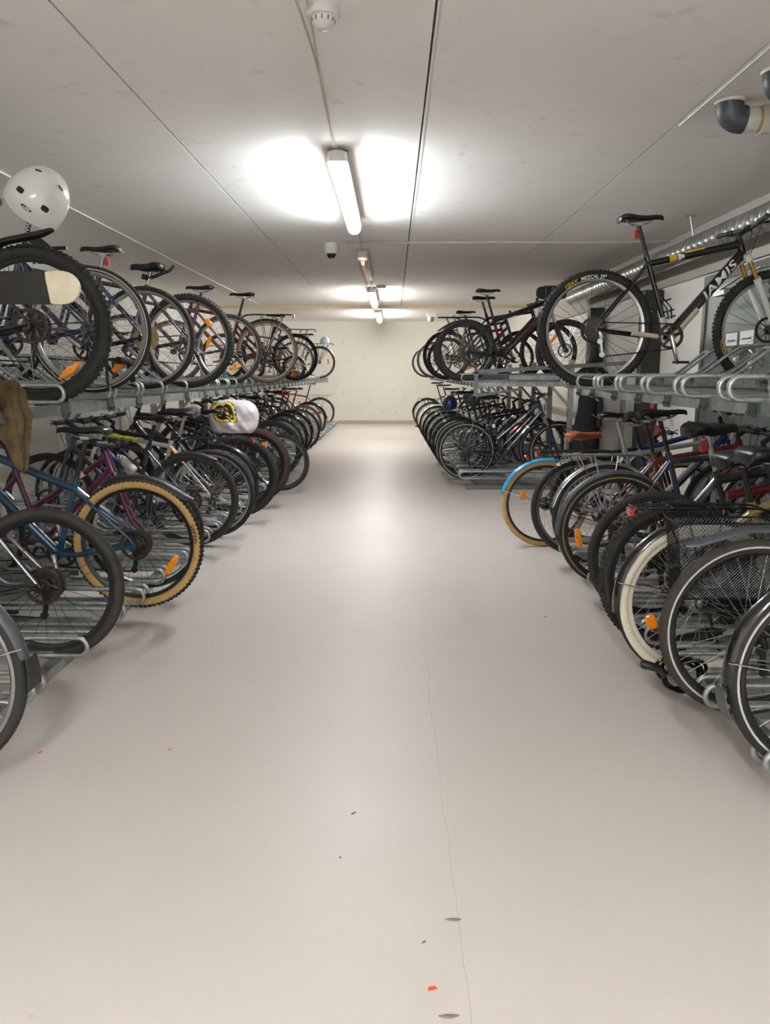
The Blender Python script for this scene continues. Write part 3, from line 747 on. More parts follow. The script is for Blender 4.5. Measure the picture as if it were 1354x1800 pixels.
b = MB(); b.box((XL - .05, (YN + YF) / 2, 1.4), (.1, YF - YN + .2, 2.9)); struct(b.obj('wall_left', 'wall_paint'))
b = MB(); b.box((XR + .05, (YN + YF) / 2, 1.4), (.1, YF - YN + .2, 2.9)); struct(b.obj('wall_right', 'wall_paint'))
b = MB(); b.box(((XL + XR) / 2, YN - .05, 1.4), (XR - XL + .4, .1, 2.9)); struct(b.obj('wall_front', 'wall_paint'))
b = MB(); b.box((XR - .02, (YN + YS) / 2, (2.30 + CEIL) / 2), (.04, YS - YN - .02, CEIL - 2.30 - .002)); struct(b.obj('trim_2', 'upper_wall_grey'))  # greyer band, slightly proud, along the top of the right wall
b = MB(); b.box(((XL + XR) / 2, YF - .008, .05), (XR - XL - .02, .016, .1)); struct(b.obj('baseboard_back', 'skirting'))
b = MB(); b.box((XR - .008, 10.0, .05), (.016, 4.5, .1)); struct(b.obj('baseboard_right', 'skirting'))
# white filler strips in two joints, and a painted highlight beside a third
b = MB(); b.box((-2.815, 5.9, CEIL - .006), (.022, 21.5, .012)); o = b.obj('trim_3', 'plastic_white'); struct(o)
b = MB(); b.box((1.668, 2.2, CEIL - .004), (.012, 5.2, .008)); o = b.obj('trim_4', 'plastic_white'); struct(o)
b = MB(); b.box((.186, 6, CEIL - .0004), (.010, 21.5, .0018)); struct(b.obj('joint_highlight', 'plastic_white'))  # thin white line imitating the light highlight along the joint's edge
# steel door in the right wall
d = empty('door_1', (XR, 6.65, 0)); struct(d, 'grey steel door in the white right hand wall', 'door')
b = MB()
b.box((-.02, 0, 2.235), (.06, 2.06, .07)); b.box((-.02, -.995, 1.1), (.06, .07, 2.2)); b.box((-.02, .995, 1.1), (.06, .07, 2.2)); b.obj('door_frame', 'door_frame_steel', d)
b = MB(); b.box((-.018, 0, 1.1), (.035, 1.92, 2.2)); leaf = b.obj('door_leaf', 'door_steel', d)
b = MB(); b.box((-.075, .55, 2.08), (.06, .24, .055)); b.bar((-.11, .5, 2.10), (-.16, -.05, 2.16), .02, .012); b.bar((-.16, -.05, 2.16), (-.05, -.12, 2.215), .02, .012); b.obj('door_closer', 'alloy', d)
b = MB(); b.lathe([(0, .026), (.008, .026)], (-.036, .82, 1.05), n=16, d=(-1, 0, 0)); b.tube([(-.036, .82, 1.05), (-.085, .82, 1.05), (-.085, .70, 1.05)], .009, 8); b.obj('door_handle', 'alloy', d)
for (yy, zz, w, h, lab) in ((7.0, 1.56, .23, .30, 'white paper notice on the steel door, the one farther from the camera'), (6.70, 1.56, .26, .32, 'white paper notice on the steel door, the one nearer the camera')):
    b = MB(); b.box((XR - .040, yy, zz), (.003, w, h)); b.box((XR - .042, yy, zz + h * .28), (.002, w * .7, .012), mi=1); b.box((XR - .042, yy + .02, zz + h * .1), (.002, w * .55, .012), mi=1); b.box((XR - .042, yy - .02, zz - h * .12), (.002, w * .6, .012), mi=1)
    tag(b.obj('paper_notice', ['paper', 'grey_plastic']), lab, 'notice')
# dark columns along the right wall
for (yy, lab) in ((9.0, 'dark brown column against the right wall, beside the steel door'), (11.4, 'dark brown column against the right wall, behind the hanging black jacket')):
    b = MB(); b.box((2.93, yy, 1.14), (.2, .17, 2.28)); tag(b.obj('column', 'dark_column'), lab, 'column', kind='structure')

# ------------------------------------------------------------------ ceiling fittings
E_COOL = emis('tube_cool', (.89, .955, 1.), 1.); E_WARM = emis('tube_warm', (.97, .97, .95), 1.); E_PINK = emis('tube_glow', (1, .62, .45), 1.)
def diffuser_mat(name, col, st, alpha):
    m = bpy.data.materials.new(name); m.use_nodes = True; nt = m.node_tree; nt.nodes.clear()
    o = nt.nodes.new('ShaderNodeOutputMaterial'); t = nt.nodes.new('ShaderNodeBsdfTransparent'); e = nt.nodes.new('ShaderNodeEmission'); g_ = nt.nodes.new('ShaderNodeBsdfGlossy'); g_.inputs['Roughness'].default_value = .2
    e.inputs['Color'].default_value = col + (1,); e.inputs['Strength'].default_value = st
    a = nt.nodes.new('ShaderNodeMixShader'); a.inputs[0].default_value = alpha; nt.links.new(t.outputs[0], a.inputs[1]); nt.links.new(e.outputs[0], a.inputs[2])
    c = nt.nodes.new('ShaderNodeMixShader'); c.inputs[0].default_value = .06; nt.links.new(a.outputs[0], c.inputs[1]); nt.links.new(g_.outputs[0], c.inputs[2]); nt.links.new(c.outputs[0], o.inputs[0]); return m
def dead_diffuser():
    m = bpy.data.materials.new('diffuser_off'); m.use_nodes = True; nt = m.node_tree; p = nt.nodes['Principled BSDF']
    p.inputs['Base Color'].default_value = lin('#b9b5ad'); p.inputs['Roughness'].default_value = .4; p.inputs['Alpha'].default_value = .6
    w = nt.nodes.new('ShaderNodeTexWave'); w.inputs['Scale'].default_value = 30; bp = nt.nodes.new('ShaderNodeBump'); bp.inputs['Strength'].default_value = .3
    nt.links.new(w.outputs['Fac'], bp.inputs['Height']); nt.links.new(bp.outputs['Normal'], p.inputs['Normal']); return m
D_COOL = diffuser_mat('diffuser_cool', (1, .98, .96), 16., .3); D_WARM = diffuser_mat('diffuser_warm', (1, .95, .84), 16., .3); D_OFF = dead_diffuser()
def lamp(x, y0, y1, zc, tube, dif, power, label):
    L = y1 - y0; o = empty('ceiling_lamp', (x, (y0 + y1) / 2, zc)); tag(o, label, 'lamp', 'fluorescent lamps along the ceiling')
    b = MB(); rows = []
    pr = [(-.03, 0), (-.062, -.008), (-.067, -.064), (-.060, -.068), (.060, -.068), (.067, -.064), (.062, -.008), (.03, 0)]
    for yy, s in ((-L / 2, .75), (-L / 2 + .03, 1), (L / 2 - .03, 1), (L / 2, .75)): rows.append([V(px * s, yy, pz) for px, pz in pr])
    b.grid(rows, 0, False, True); b.f += [tuple(range(8)), tuple(range(31, 23, -1))]; b.m += [0, 0]; b.obj('housing', 'plastic_white', o)
    b = MB(); rows = []
    for yy, s in ((-L / 2 + .01, .9), (-L / 2 + .03, 1), (L / 2 - .03, 1), (L / 2 - .01, .9)): rows.append([V(.060 * math.cos(a) * s, yy, -.066 - .072 * s * math.sin(a) ** .7) for a in [PI * k / 12 for k in range(13)]])
    b.grid(rows); b.obj('diffuser', dif, o)
    tm = tube.copy(); [n for n in tm.node_tree.nodes if n.type == 'EMISSION'][0].inputs['Strength'].default_value = power
    for sx in (0,):
        b = MB(); b.tube([(sx, -L / 2 + .06, -.110), (sx, L / 2 - .06, -.110)], .014, 12); b.obj('fluorescent_tube', tm, o)
    if dif is D_OFF:
        tm = tube.copy(); [n for n in tm.node_tree.nodes if n.type == 'EMISSION'][0].inputs['Strength'].default_value = 2.2
        b = MB(); b.tube([(0, -L / 2 + .07, -.112), (0, -L / 2 + .24, -.112)], .0168, 12); b.obj('glowing_tube_end', tm, o)
    b = MB()
    for yy in (-L / 2 + .1, L / 2 - .1): b.box((0, yy, -.02), (.137, .02, .082))
    b.obj('clip', 'alloy', o)
PW = 262.
lamp(-.36, 5.2, 7.45, CEIL - .02, E_COOL, D_COOL, PW * .42, 'long bright ceiling lamp nearest the camera, glaring white between two ceiling patches')
lamp(-.36, 9.3, 11.6, CEIL - .02, E_PINK, D_OFF, .22, 'unlit ceiling lamp with faint pinkish tube ends behind the brightest lamp')
lamp(-.36, 13.3, 15.6, CEIL - .02, E_WARM, D_WARM, PW * .38, 'lit ceiling lamp just before the cream step in the ceiling')
lamp(-.33, 17.2, 19.5, FARC, E_WARM, D_WARM, PW * .38, 'farthest lit ceiling lamp close to the end wall')
lamp(-.36, -2.7, -.4, CEIL - .02, E_COOL, D_COOL, PW * 1.1, 'ceiling lamp above and behind the viewer over the aisle')
lamp(-.36, -6.2, -3.9, CEIL - .02, E_COOL, D_COOL, PW * 1.15, 'ceiling lamp farthest behind the viewer')
def cable(pts, r, m, label, name='ceiling_cable', n=6):
    b = MB(); b.tube(smooth(pts, 6), r, n); return tag(b.obj(name, m), label, 'cable')
b = MB()
for k, (dx, ph) in enumerate(((-.012, 0), (.010, 2.))):
    b.tube(smooth([(-.36 + dx + .018 * math.sin(y * 1.9 + ph), y, CEIL - .010 - .012 * (.5 + .5 * math.sin(y * 3.1 + ph))) for y in [2.6 + .22 * i for i in range(14)]], 4), .0045, 6)
tag(b.obj('ceiling_cable', 'conduit'), 'thin grey cable pair sagging along the ceiling to the nearest lamp', 'cable')
cable([(-.36, 7.45, CEIL - .03), (-.35, 8.1, CEIL - .012), (-.36, 8.8, CEIL - .022), (-.36, 9.3, CEIL - .03)], .006, 'conduit', 'thin cable between the nearest lit lamp and the unlit lamp')
cable([(-.36, 11.6, CEIL - .03), (-.34, 12.5, CEIL - .012), (-.36, 13.3, CEIL - .03)], .006, 'conduit', 'thin cable between the unlit lamp and the next lit lamp')
o = empty('cable_conduit', (0, 8.8, CEIL)); tag(o, 'thin cream conduit crossing the ceiling from the dome camera to the right wall', 'conduit')
b = MB(); b.tube([(-.60, 0, -.012), (2.98, -.03, -.012)], .009, 8); b.tube([(-.60, -.022, -.010), (.6, -.035, -.010), (2.98, -.06, -.010)], .006, 8); b.obj('pipe', 'conduit', o)
for x in [-.5 + .78 * i for i in range(5)]:
    b = MB(); b.box((x, -.012, -.012), (.022, .07, .022)); b.obj('clip', 'conduit', o)
# smoke detector
o = empty('smoke_detector', (-.28, 3.33, CEIL)); tag(o, 'round white smoke detector on the ceiling above the aisle', 'smoke detector')
b = MB(); b.lathe([(0, .066), (-.028, .068), (-.034, .064), (-.036, .05)], n=40, axis='Z'); b.obj('base', 'plastic_white', o)
b = MB(); b.lathe([(-.034, .050), (-.055, .046), (-.062, .040), (-.075, .026), (-.078, .010)], n=40, axis='Z')
b.obj('sensor_head', 'plastic_white', o)
b = MB()
for k in range(12):
    a = 2 * PI * k / 12; b.box((.0475 * math.cos(a), .0475 * math.sin(a), -.047), (.004, .004, .016))
b.obj('vent_slots', 'grey_plastic', o)
# dome camera
o = empty('security_camera', (-.69, 8.9, CEIL)); tag(o, 'white dome security camera with dark glass hanging from the ceiling', 'camera')
b = MB(); b.lathe([(0, .085), (-.05, .082), (-.062, .076), (-.10, .074), (-.112, .066)], n=40, axis='Z'); b.obj('housing', 'plastic_white', o)
b = MB(); b.lathe([(-.108, .055)] + [(-.108 - .055 * math.sin(t), .055 * math.cos(t)) for t in [i * PI / 16 for i in range(1, 8)]], n=32, axis='Z'); b.obj('dome', 'black_gloss', o)
# motion sensor at the far end
o = empty('motion_sensor', (.875, 18.3, FARC)); tag(o, 'small white box sensor under the far ceiling near the end wall', 'sensor')
b = MB(); b.box((0, 0, -.04), (.22, .16, .08)); b.obj('box', 'plastic_white', o)
b = MB(); b.lathe([(-.08, .075), (-.17, .075), (-.18, .06)], axis='Z', n=28); b.obj('lens', 'alloy', o)
# second small box beside the third lamp
b = MB(); b.box((-.20, 13.1, CEIL - .02), (.16, .12, .04)); tag(b.obj('junction_box', 'plastic_white'), 'small flat white junction box on the ceiling by the lit lamp before the step', 'junction box')
# spiral duct along the right wall
o = empty('ventilation_duct', (2.78, 0, 2.50)); tag(o, 'long silver spiral ventilation duct under the ceiling along the right wall', 'duct')
b = MB(); rows = []
def ductr(y):
    t = (y / .13) % 1; return .101 + (.0035 if t < .06 else 0)
prof = []; y = 1.0
while y < 12.2:
    prof += [(y, .101), (y + .118, .101), (y + .121, .1030), (y + .127, .1030)]; y += .13
b.lathe(prof, axis='Y', n=36); mat('duct_steel', '#b4b6b4', .28, .9, .12, 5); b.obj('pipe', 'duct_steel', o, 50)
for yy in (3.4, 7.4):
    b = MB(); b.lathe([(yy - .02, .106), (yy + .02, .106)], axis='Y', n=36); b.tube([(-.02, yy, .10), (-.06, yy, .275)], .008, 6); b.bar((-.10, yy, .276), (-.02, yy, .276), .03, .004); b.obj('hanger', 'alloy', o)
# white drain pipes with taped elbows
def drain(x, y, zc, label, x1):
    r = .064
    o = empty('drain_pipe', (x, y, zc)); tag(o, label, 'pipe')
    b = MB(); b.tube([(.06, 0, -.092), (x1 - x, -.01, -.092)], r, 24); b.obj('pipe', 'pvc', o)
    b = MB(); b.lathe([(.155, r), (.165, r + .008), (.215, r + .008), (.225, r)], (0, 0, -.092), 'X', 28); b.obj('collar', 'pvc', o)
    b = MB(); b.lathe([(.140, r + .002), (.155, r + .002)], (0, 0, -.092), 'X', 28); b.obj('seal_ring', 'pie_plate', o)
    b = MB(); b.tube(smooth([(-.005, 0, .01), (-.005, 0, -.02), (.005, 0, -.06), (.035, 0, -.086), (.075, 0, -.092)], 5), r + .006, 24); b.obj('elbow', 'tape_grey', o)
    b = MB(); b.lathe([(0, r + .016), (-.014, r + .01)], (-.005, 0, 0), axis='Z', n=28); b.obj('ceiling_flange', 'pvc', o)
drain(1.79, 4.40, CEIL, 'white plastic drain pipe with grey taped elbow under the ceiling, the farther of two', 2.98)
drain(1.84, 3.98, CEIL, 'white plastic drain pipe with grey taped elbow under the ceiling, the nearer one', 2.98)

# ------------------------------------------------------------------ two-tier racks
RAIL_H = .082
def rail_mesh(L):
    def f():
        b = MB(); r = RAIL_H / 2; ps = []
        for k in range(9):
            a = rad(-90 - 180 * k / 8); ps.append(V(r + r * math.cos(a), 0, r + r * math.sin(a)))
        ps = [V(L, 0, 0)] + ps + [V(L, 0, RAIL_H)]
        b.tube(ps, .0105, 10); return b.mesh('guide_rail', 'galvanised', 50)
    return cached(('rail', L), f)
def tray_mesh(L, x0):
    def f():
        b = MB()
        b.box(((x0 + L) / 2, 0, -.014), (L - x0, .05, .004)); 
        for sd in (-1, 1):
            b.box(((x0 + L) / 2, sd * .0275, .000), (L - x0, .004, .028))
            b.box((L * .62, sd * .062, .045), (.9, .003, .055))
        return b.mesh('tray', 'galvanised', 30)
    return cached(('tray', L, x0), f)
def holder_mesh(L):
    def f():
        b = MB()
        for sd in (-1, 1):
            b.tube(smooth([(L - 1.05, sd * .05, .06), (L - .85, sd * .05, .07), (L - .62, sd * .052, .24), (L - .50, sd * .054, .27), (L - .1, sd * .054, .29)], 4), .0105, 8)
            b.bar((L - .80, sd * .045, .02), (L - .35, sd * .052, .27), .028, .012); b.bar((L - .35, sd * .052, .27), (L - .08, sd * .052, .02), .028, .012)
        b.tube([(L - .1, -.054, .29), (L - .1, .054, .29)], .0105, 8); b.bar((L - .62, -.055, .24), (L - .62, .055, .24), .03, .012)
        return b.mesh('wheel_holder', 'galvanised', 50)
    return cached(('hold', L), f)
def clip_mesh():
    def f():
        b = MB(); b.box((-.004, 0, 0), (.006, .085, .075)); b.box((.03, 0, .036), (.07, .085, .004))
        for y in (-.024, .024): b.lathe([(0, .008), (.012, .008)], (-.006, y, -.018), n=6, d=(-1, 0, 0))
        return b.mesh('bracket', 'clip_green', 30)
    return cached('clip', f)
def rack(side, Y0, L, ups, los, xb, xt, zb, xlo, label, depth=1.62, end_near=False, dz=.004):
    o = empty('bicycle_rack', (0, Y0, 0)); tag(o, label, 'bicycle rack', 'two tier bicycle racks')
    S = side; F = Matrix.Rotation(0 if S > 0 else PI, 4, 'Z')
    b = MB(); b.box((S * (xb + .022), L / 2, zb - .026), (.044, L - .01, .052)); beam = b.obj('front_beam', 'galvanised', o, 30)
    b = MB(); b.box((S * (xb + 1.15), L / 2, zb - .03), (.06, L - .01, .06)); b.box((S * (xb + 1.15), L / 2, .03), (.06, L - .01, .06)); b.obj('back_beam', 'galvanised', o, 30)
    b = MB(); b.box((S * (xlo + .20), L / 2, .024), (.06, L - .01, .048)); b.obj('floor_rail', 'galvanised', o, 30)
    m = rail_mesh(depth); t = tray_mesh(depth, .16); h = holder_mesh(depth)
    for up, ys in ((True, ups), (False, los)):
        for i, yw in enumerate(ys):
            y = yw - Y0
            if up: put('bracket', clip_mesh(), beam, mtx=Matrix.Translation((S * xb, y, zb - .024)) @ F)
            zz = zb + dz if up else (.110 if i % 2 else .122); x = xt if up else xlo
            tr = put('tray', t, o, mtx=Matrix.Translation((S * x, y, zz)) @ F)
            for sd in (-1, 1): put('guide_rail', m, tr, loc=(0, sd * .043, 0))
            if (up and yw < 9) or (not up and yw < 7): put('wheel_holder', h, tr)
    k = max(2, round(L / 1.25))
    for i in range(k + 1):
        yy = .03 + (L - .06) * i / k
        b = MB(); b.box((S * (xb + 1.15), yy, (zb + .25) / 2), (.06, .05, zb + .25)); b.bar((S * (xb + .05), yy, zb - .03), (S * (xb + 1.15), yy, zb - .03), .05, .05); b.box((S * (xlo + .75), yy, .018), (1.15, .05, .036)); b.bar((S * (xb + .92), yy, zb - .05), (S * (xb + 1.13), yy, zb - .28), .03, .03)
        b.obj('upright', 'galvanised', o, 30)
    if end_near:
        b = MB()
        b.box((S * .965, -.03, 1.235), (.045, .045, .28)); b.bar((S * .945, -.03, 1.375), (S * 2.7, -.03, 1.475), .045, .045); b.box((S * 2.68, -.03, .74), (.045, .045, 1.48)); b.box((S * 1.75, -.03, .025), (1.75, .05, .05)); b.bar((S * 1.95, -.03, 1.43), (S * 2.2, -.03, 1.2), .03, .03); b.bar((S * .965, -.03, 1.10), (S * 1.5, -.03, 1.18), .03, .03)
        b.obj('end_frame', 'rack_end', o, 30)
    return o
def steps(a, n, p): return [a + p * i for i in range(n)]
LA = (1.62, 1.60, 1.207, 1.37)
rack(-1, 1.55, 4.9, [1.85, 2.28, 2.72, 3.27, 3.79, 4.41, 4.9, 5.42, 6.05], [1.8, 2.26, 2.78, 3.30, 3.7, 4.09, 4.47, 5.0, 5.62, 5.95, 6.28], *LA, 'galvanised two tier rack on the left wall side, section nearest the camera', dz=.013)
rack(-1, 6.47, 4.85, steps(6.65, 11, .44), [6.85, 7.24, 7.62, 8.1, 8.62, 9.0, 9.35, 9.75, 10.1, 10.6, 11.1], *LA, 'galvanised two tier rack on the left, second section, beside the white bag', dz=.013)
rack(-1, 11.34, 8.1, steps(11.55, 18, .44), steps(11.56, 18, .44), *LA, 'galvanised two tier rack on the left, last section ending near the far wall', dz=.013)
RA = (1.316, 1.20, 1.262, 1.18)
rack(1, 1.55, 4.02, [1.75, 2.1, 2.42, 2.82, 3.27, 3.71, 4.15, 4.6, 5.11, 5.48], [1.8, 2.29, 2.77, 3.14, 3.46, 3.90, 4.2, 4.52, 4.97, 5.33], *RA, 'galvanised two tier rack on the right, nearly empty upper trays, nearest the camera')
RB = (.93, .80, 1.262, .80)
rack(1, 9.05, 4.85, [9.12, 9.62] + steps(10.1, 9, .42), [9.10, 9.32, 9.70, 10.2, 10.55, 10.9, 11.4, 11.9, 12.4, 12.9, 13.4], *RB, 'two tier rack on the right beyond the gap, standing closer to the aisle', end_near=True)
rack(1, 13.95, 5.6, steps(14.15, 13, .42), steps(14.2, 13, .42), *RB, 'two tier rack on the right at the far end of the room')

# ------------------------------------------------------------------ bicycles
GLL = 'bicycles on the lower tier of the left rack'; GLU = 'bicycles on the upper tier of the left rack'
GRL = 'bicycles on the lower tier of the near right rack'; GRF = 'bicycles on the lower tier of the far right rack'; GRU = 'bicycles on the upper tier of the right racks'
def D(**k): return k
ZL = .08
# ---- left, lower tier
F1 = dict(face=1)
bike(D(R=.345, tw=.038, rim='alloy', frame=paint('24272b'), guard='full', guard_mat='grey_plastic', guard_end=170, flap='black_plastic', stay_back=6, no_front_guard=True, **F1), -1, -1.49, 2.26, ZL, 'bicycle nearest the camera on the left, grey mudguard with flap over its cut off wheel', GLL, yaw=0)
bike(D(R=.35, tw=.045, rim='black_satin', rimd=.026, frame=paint('17181a'), style='diamond', disc=True, cass='rusty_steel', bigcass=True, spoke_mat='black_satin', spokes=24, tyre=['rubber', 'rubber_worn'], stripes=[(.35, .95, 'stayl', 'chrome', (0, 0, 0)), (.4, .95, 'stay', 'chrome', (0, 0, 0))], sz=.99, bar='flat', **F1), -1, -1.55, 3.30, ZL, 'black bicycle with bare black rear tyre and rusty sprockets, second on the left floor', GLL, yaw=0, roll=0)
bike(D(name='mountain_bike', R=.36, tw=.052, knob=True, tyre=['rubber', 'tan_wall'], rim='black_satin', rimd=.022, frame=paint('173c5a'), style='diamond', tubeF=1.35, disc=True, bigcass=True, cass='rusty_steel', spoke_mat='black_satin', sz=.985, st=.40, wb=1.14, fork='susp', guard='clip', guard_mat='black_plastic', clip=(62, 122, .022, .14, .0), gw=.08, refl=[('bar', 213, .60)], tyre_text=[('VITTO', .036, 170, .89, 'black_decal', 1)], bw=.34, **F1), -1, -1.40, 4.09, ZL, 'blue mountain bike with tan walled tyres and orange spoke reflector on the left floor', GLL, yaw=0, roll=0)
bike(D(R=.34, tw=.036, rim='alloy', frame=paint('5a1040'), style='mixte', st=.43, sz=.96, guard='full', guard_mat='alloy', no_front_guard=True, decal=('CRESCENT', .022, 'gold_decal', 'mixte', .2), face=-1, stem_rise=-.02, stanchion='gold_stanchion', stripes=[(.30, .36, 'mixte', 'white_decal', (0, 0, 0))], bar='flat', bar_mat='black_satin', steer=8), -1, -1.48, 4.47, ZL, 'plum purple bicycle parked nose outward behind the blue mountain bike', GLL, yaw=1, out=True)
bike(D(R=.35, tw=.040, rim='black_satin', frame=paint('1b2131'), style='diamond', st=.46, sz=.96, disc=True, cass='rusty_steel', spoke_mat='alloy', guard='clip', guard_mat='black_plastic', clip=(62, 108, .012, .10, -.1), gw=.055, tyre=['rubber', 'rubber_worn'], **F1), -1, -1.50, 5.62, ZL, 'dark navy bicycle with a black clip-on guard, behind the blue mountain bike', GLL, yaw=0)
bike(D(R=.348, tw=.040, rim='alloy', frame=paint('b9b4ae'), style='diamond', sz=.98, cass='rusty_steel', spoke_mat='alloy', stripes=[(.03, .35, 'stayl', 'orange_reflector', (0, 0, 0)), (.05, .55, 'top', paint('b5b81e'), (0, 0, 0)), (.05, .45, 'down', paint('1b4a9c'), (0, 0, 0))], bottle='white_decal', **F1), -1, -1.43, 5.95, ZL, 'white bicycle with yellow top tube and blue down tube on the left floor', GLL)
bike(D(R=.35, tw=.038, rim='alloy', frame=paint('1a1b1e'), style='diamond', sz=.99, guard='full', guard_mat='black_gloss', guard_end=168, rack='black_satin', saddle='wide', saddle_mat='saddle_grey', post='alloy', silver=True, **F1), -1, -1.46, 6.28, ZL, 'black city bicycle with silver rims, luggage rack and red tail light on the left floor', GLL)
bike(D(name='mountain_bike', R=.365, tw=.058, knob=True, rim='black_satin', rimd=.028, frame=paint('141416'), style='curved', tubeF=1.2, disc=True, fork='susp', wb=1.12, sz=.95, spoke_mat='black_satin', tyre_text=[('KENDA SMALL', .034, 50, .865, 'lime_decal', 1)], **F1), -1, -1.40, 6.85, ZL, 'black mountain bike with yellow-green lettering on its rear tyre on the left floor', GLL, yaw=0)
bike(D(name='mountain_bike', R=.375, tw=.072, knob=False, rim='black_satin', rimd=.028, frame=paint('1d1a1e'), style='diamond', tubeF=1.2, disc=True, fork='susp', wb=1.12, sz=.93, stripe='red_line', spoke_mat='black_satin', refl=[('oval', 120, .62)], **F1), -1, -1.40, 7.62, ZL, 'dark bicycle with very fat tyre and a white bag over its saddle, left floor', GLL, yaw=0)
bike(D(R=.325, tw=.036, rim='chrome', rimd=.026, frame=paint('2a2d33'), style='step', sz=.92, spokes=20, **F1), -1, -1.27, 8.62, ZL - .04, 'small wheeled bicycle with shiny silver rim jutting into the aisle on the left', GLL, yaw=0)
bike(D(R=.35, tw=.042, rim='black_satin', frame=paint('1d2a3a'), style='diamond', sz=1.0, guard='full', guard_mat='black_plastic', guard_end=170, **F1), -1, -1.48, 9.35, ZL, 'bicycle with matt black mudguard right behind the shiny silver rim on the left', GLL)
bike(D(R=.35, tw=.040, rim='alloy', frame=paint('2c2f30'), style='diamond', sz=.98, saddle_mat='saddle_grey', saddle='wide', **F1), -1, -1.52, 10.1, ZL, 'dark bicycle with a light grey wide saddle, middle of the left floor row', GLL)
bike(D(R=.35, tw=.040, rim='alloy', frame=paint('232323'), style='step', sz=.96, guard='full', guard_mat='black_gloss', guard_light=115, rack='black_satin', rack_light=False, **F1), -1, -1.58, 11.1, ZL, 'black bicycle with glossy guard and small red lamp high on it, left floor row', GLL)
bike(D(R=.35, tw=.040, rim='alloy', frame=paint('1a1a1a'), style='diamond', sz=1.0, guard='full', guard_mat='black_gloss', guard_light=105, no_front_guard=True, **F1), -1, -1.60, 12.0, ZL, 'black bicycle with glossy guard behind the orange saddle cover, left floor row', GLL)
bike(D(R=.35, tw=.038, rim='alloy', frame=paint('7d2420'), style='diamond', sz=.97, saddle='wide', saddle_mat='saddle_orange', **F1), -1, -1.56, 12.75, ZL, 'red bicycle with a bright orange-red covered saddle on the left floor', GLL)
bike(D(R=.35, tw=.040, tyre=['rubber', 'gum_wall'], rim='alloy', frame=paint('2f3136'), style='diamond', sz=1.0, **F1), -1, -1.68, 14.4, ZL, 'bicycle with brown walled tyres near the far end of the left floor row', GLL)
bike(D(R=.35, tw=.040, rim='alloy', frame=paint('15171a'), style='step', sz=.98, guard='full', guard_mat='black_gloss', guard_light=60, flap='black_plastic', **F1), -1, -1.70, 15.6, ZL, 'black bicycle with red light and flap, second from the end of left floor row', GLL)
bike(D(R=.35, tw=.034, rim='alloy', frame=paint('8e1f24'), style='diamond', sz=1.04, rack='alloy', rack_light=False, guard='full', guard_mat='grey_plastic', guard_end=170, refl=[('oval', 215, .6)], **F1), -1, -1.76, 18.6, ZL, 'red bicycle with silver luggage rack, last one on the left floor by the end wall', GLL)
# ---- left, upper tier
ZU = 1.238
bike(D(R=.355, tw=.05, tyre=['rubber_worn'], rim='black_satin', frame=paint('2b2b2d'), sz=.95, disc=True, **F1), -1, -1.735, 2.72, ZU, 'cut off bicycle with worn grey tyre nearest the camera on the left upper tier', GLU, yaw=0)
bike(D(name='mountain_bike', R=.378, tw=.062, knob=True, tyre=['rubber', 'rubber'], rim='black_satin', rimd=.022, frame=paint('1b1b1d'), style='curved', tubeF=1.2, disc=True, fork='susp', wb=1.13, sz=.97, refl=[('lens', 233, .70)], cass='rusty_steel', bigcass=True, guard='clip', guard_mat='black_plastic', clip=(45, 80, .045, .20, .02), gw=.075, stripes=[(.1, .8, 'stay', 'white_decal', (0, 0, 0))], tyre_text=[], **F1), -1, -1.74, 3.79, 1.206, 'mountain bike with biggest knobbly tyre and orange reflector, left upper tier', GLU, yaw=0, roll=0)
bike(D(R=.35, tw=.034, rim='alloy', rimd=.022, frame=paint('1d2a48'), style='diamond', sz=1.065, stripe='white_line', post='black_satin', post_text='GIANT', guard='plate', cs=.49, refl=[('bar', 230, .72)], stripes=[(.35, .62, 'stayl', 'white_decal', (0, 0, 0))], wb=1.1, **F1), -1, -1.71, 4.41, 1.25, 'dark blue bicycle on the left upper tier carrying the white helmet on its saddle', GLU, yaw=0, roll=0)
bike(D(R=.35, tw=.036, rim='alloy', rimd=.02, frame=paint('20242e'), style='diamond', sz=.945, post='alloy', pie=True, light_seat=True, stripes=[(.2, .5, 'stayl', paint('1f3f7a'), (0, 0, 0))], knob=False, **F1), -1, -1.72, 5.42, 1.25, 'bicycle with yellowed spoke guard and silver seat post with red lamp, left upper tier', GLU, yaw=0, roll=0)
bike(D(name='mountain_bike', R=.355, tw=.05, knob=True, rim='alloy', rimd=.02, frame=paint('38343a'), style='diamond', sz=.92, post='alloy', guard='beam', refl=[('oval', 140, .6)], saddle='wide', **F1), -1, -1.585, 6.05, 1.25, 'bicycle with knobbly tyre and upswept black guard clamped to its seat post, left upper tier', GLU, yaw=0, roll=0)
bike(D(R=.35, tw=.042, rim='alloy', frame=paint('4a3442'), style='diamond', sz=.96, bar='flat', refl=[('bar', 20, .6), ('bar', 250, .55)], **F1), -1, -1.68, 7.95, 1.25, 'mauve-grey bicycle with two orange reflectors, fifth wheel along the left upper tier', GLU)
bike(D(R=.35, tw=.040, tyre=['rubber', 'gum_wall'], rim='alloy', frame=paint('5c1519'), style='diamond', sz=.98, rack='black_satin', guard='full', guard_mat='black_gloss', guard_end=140, no_front_guard=True, **F1), -1, -1.43, 8.85, 1.25, 'dark red bicycle with brown tyre and black rack with red reflector, left upper tier', GLU)
bike(D(R=.345, tw=.042, rim='black_satin', frame=paint('222326'), style='step', sz=.95, rack='black_satin', **F1), -1, -1.46, 11.6, 1.25, 'black bicycle with long rear rack in front of the pink frame, left upper tier', GLU)
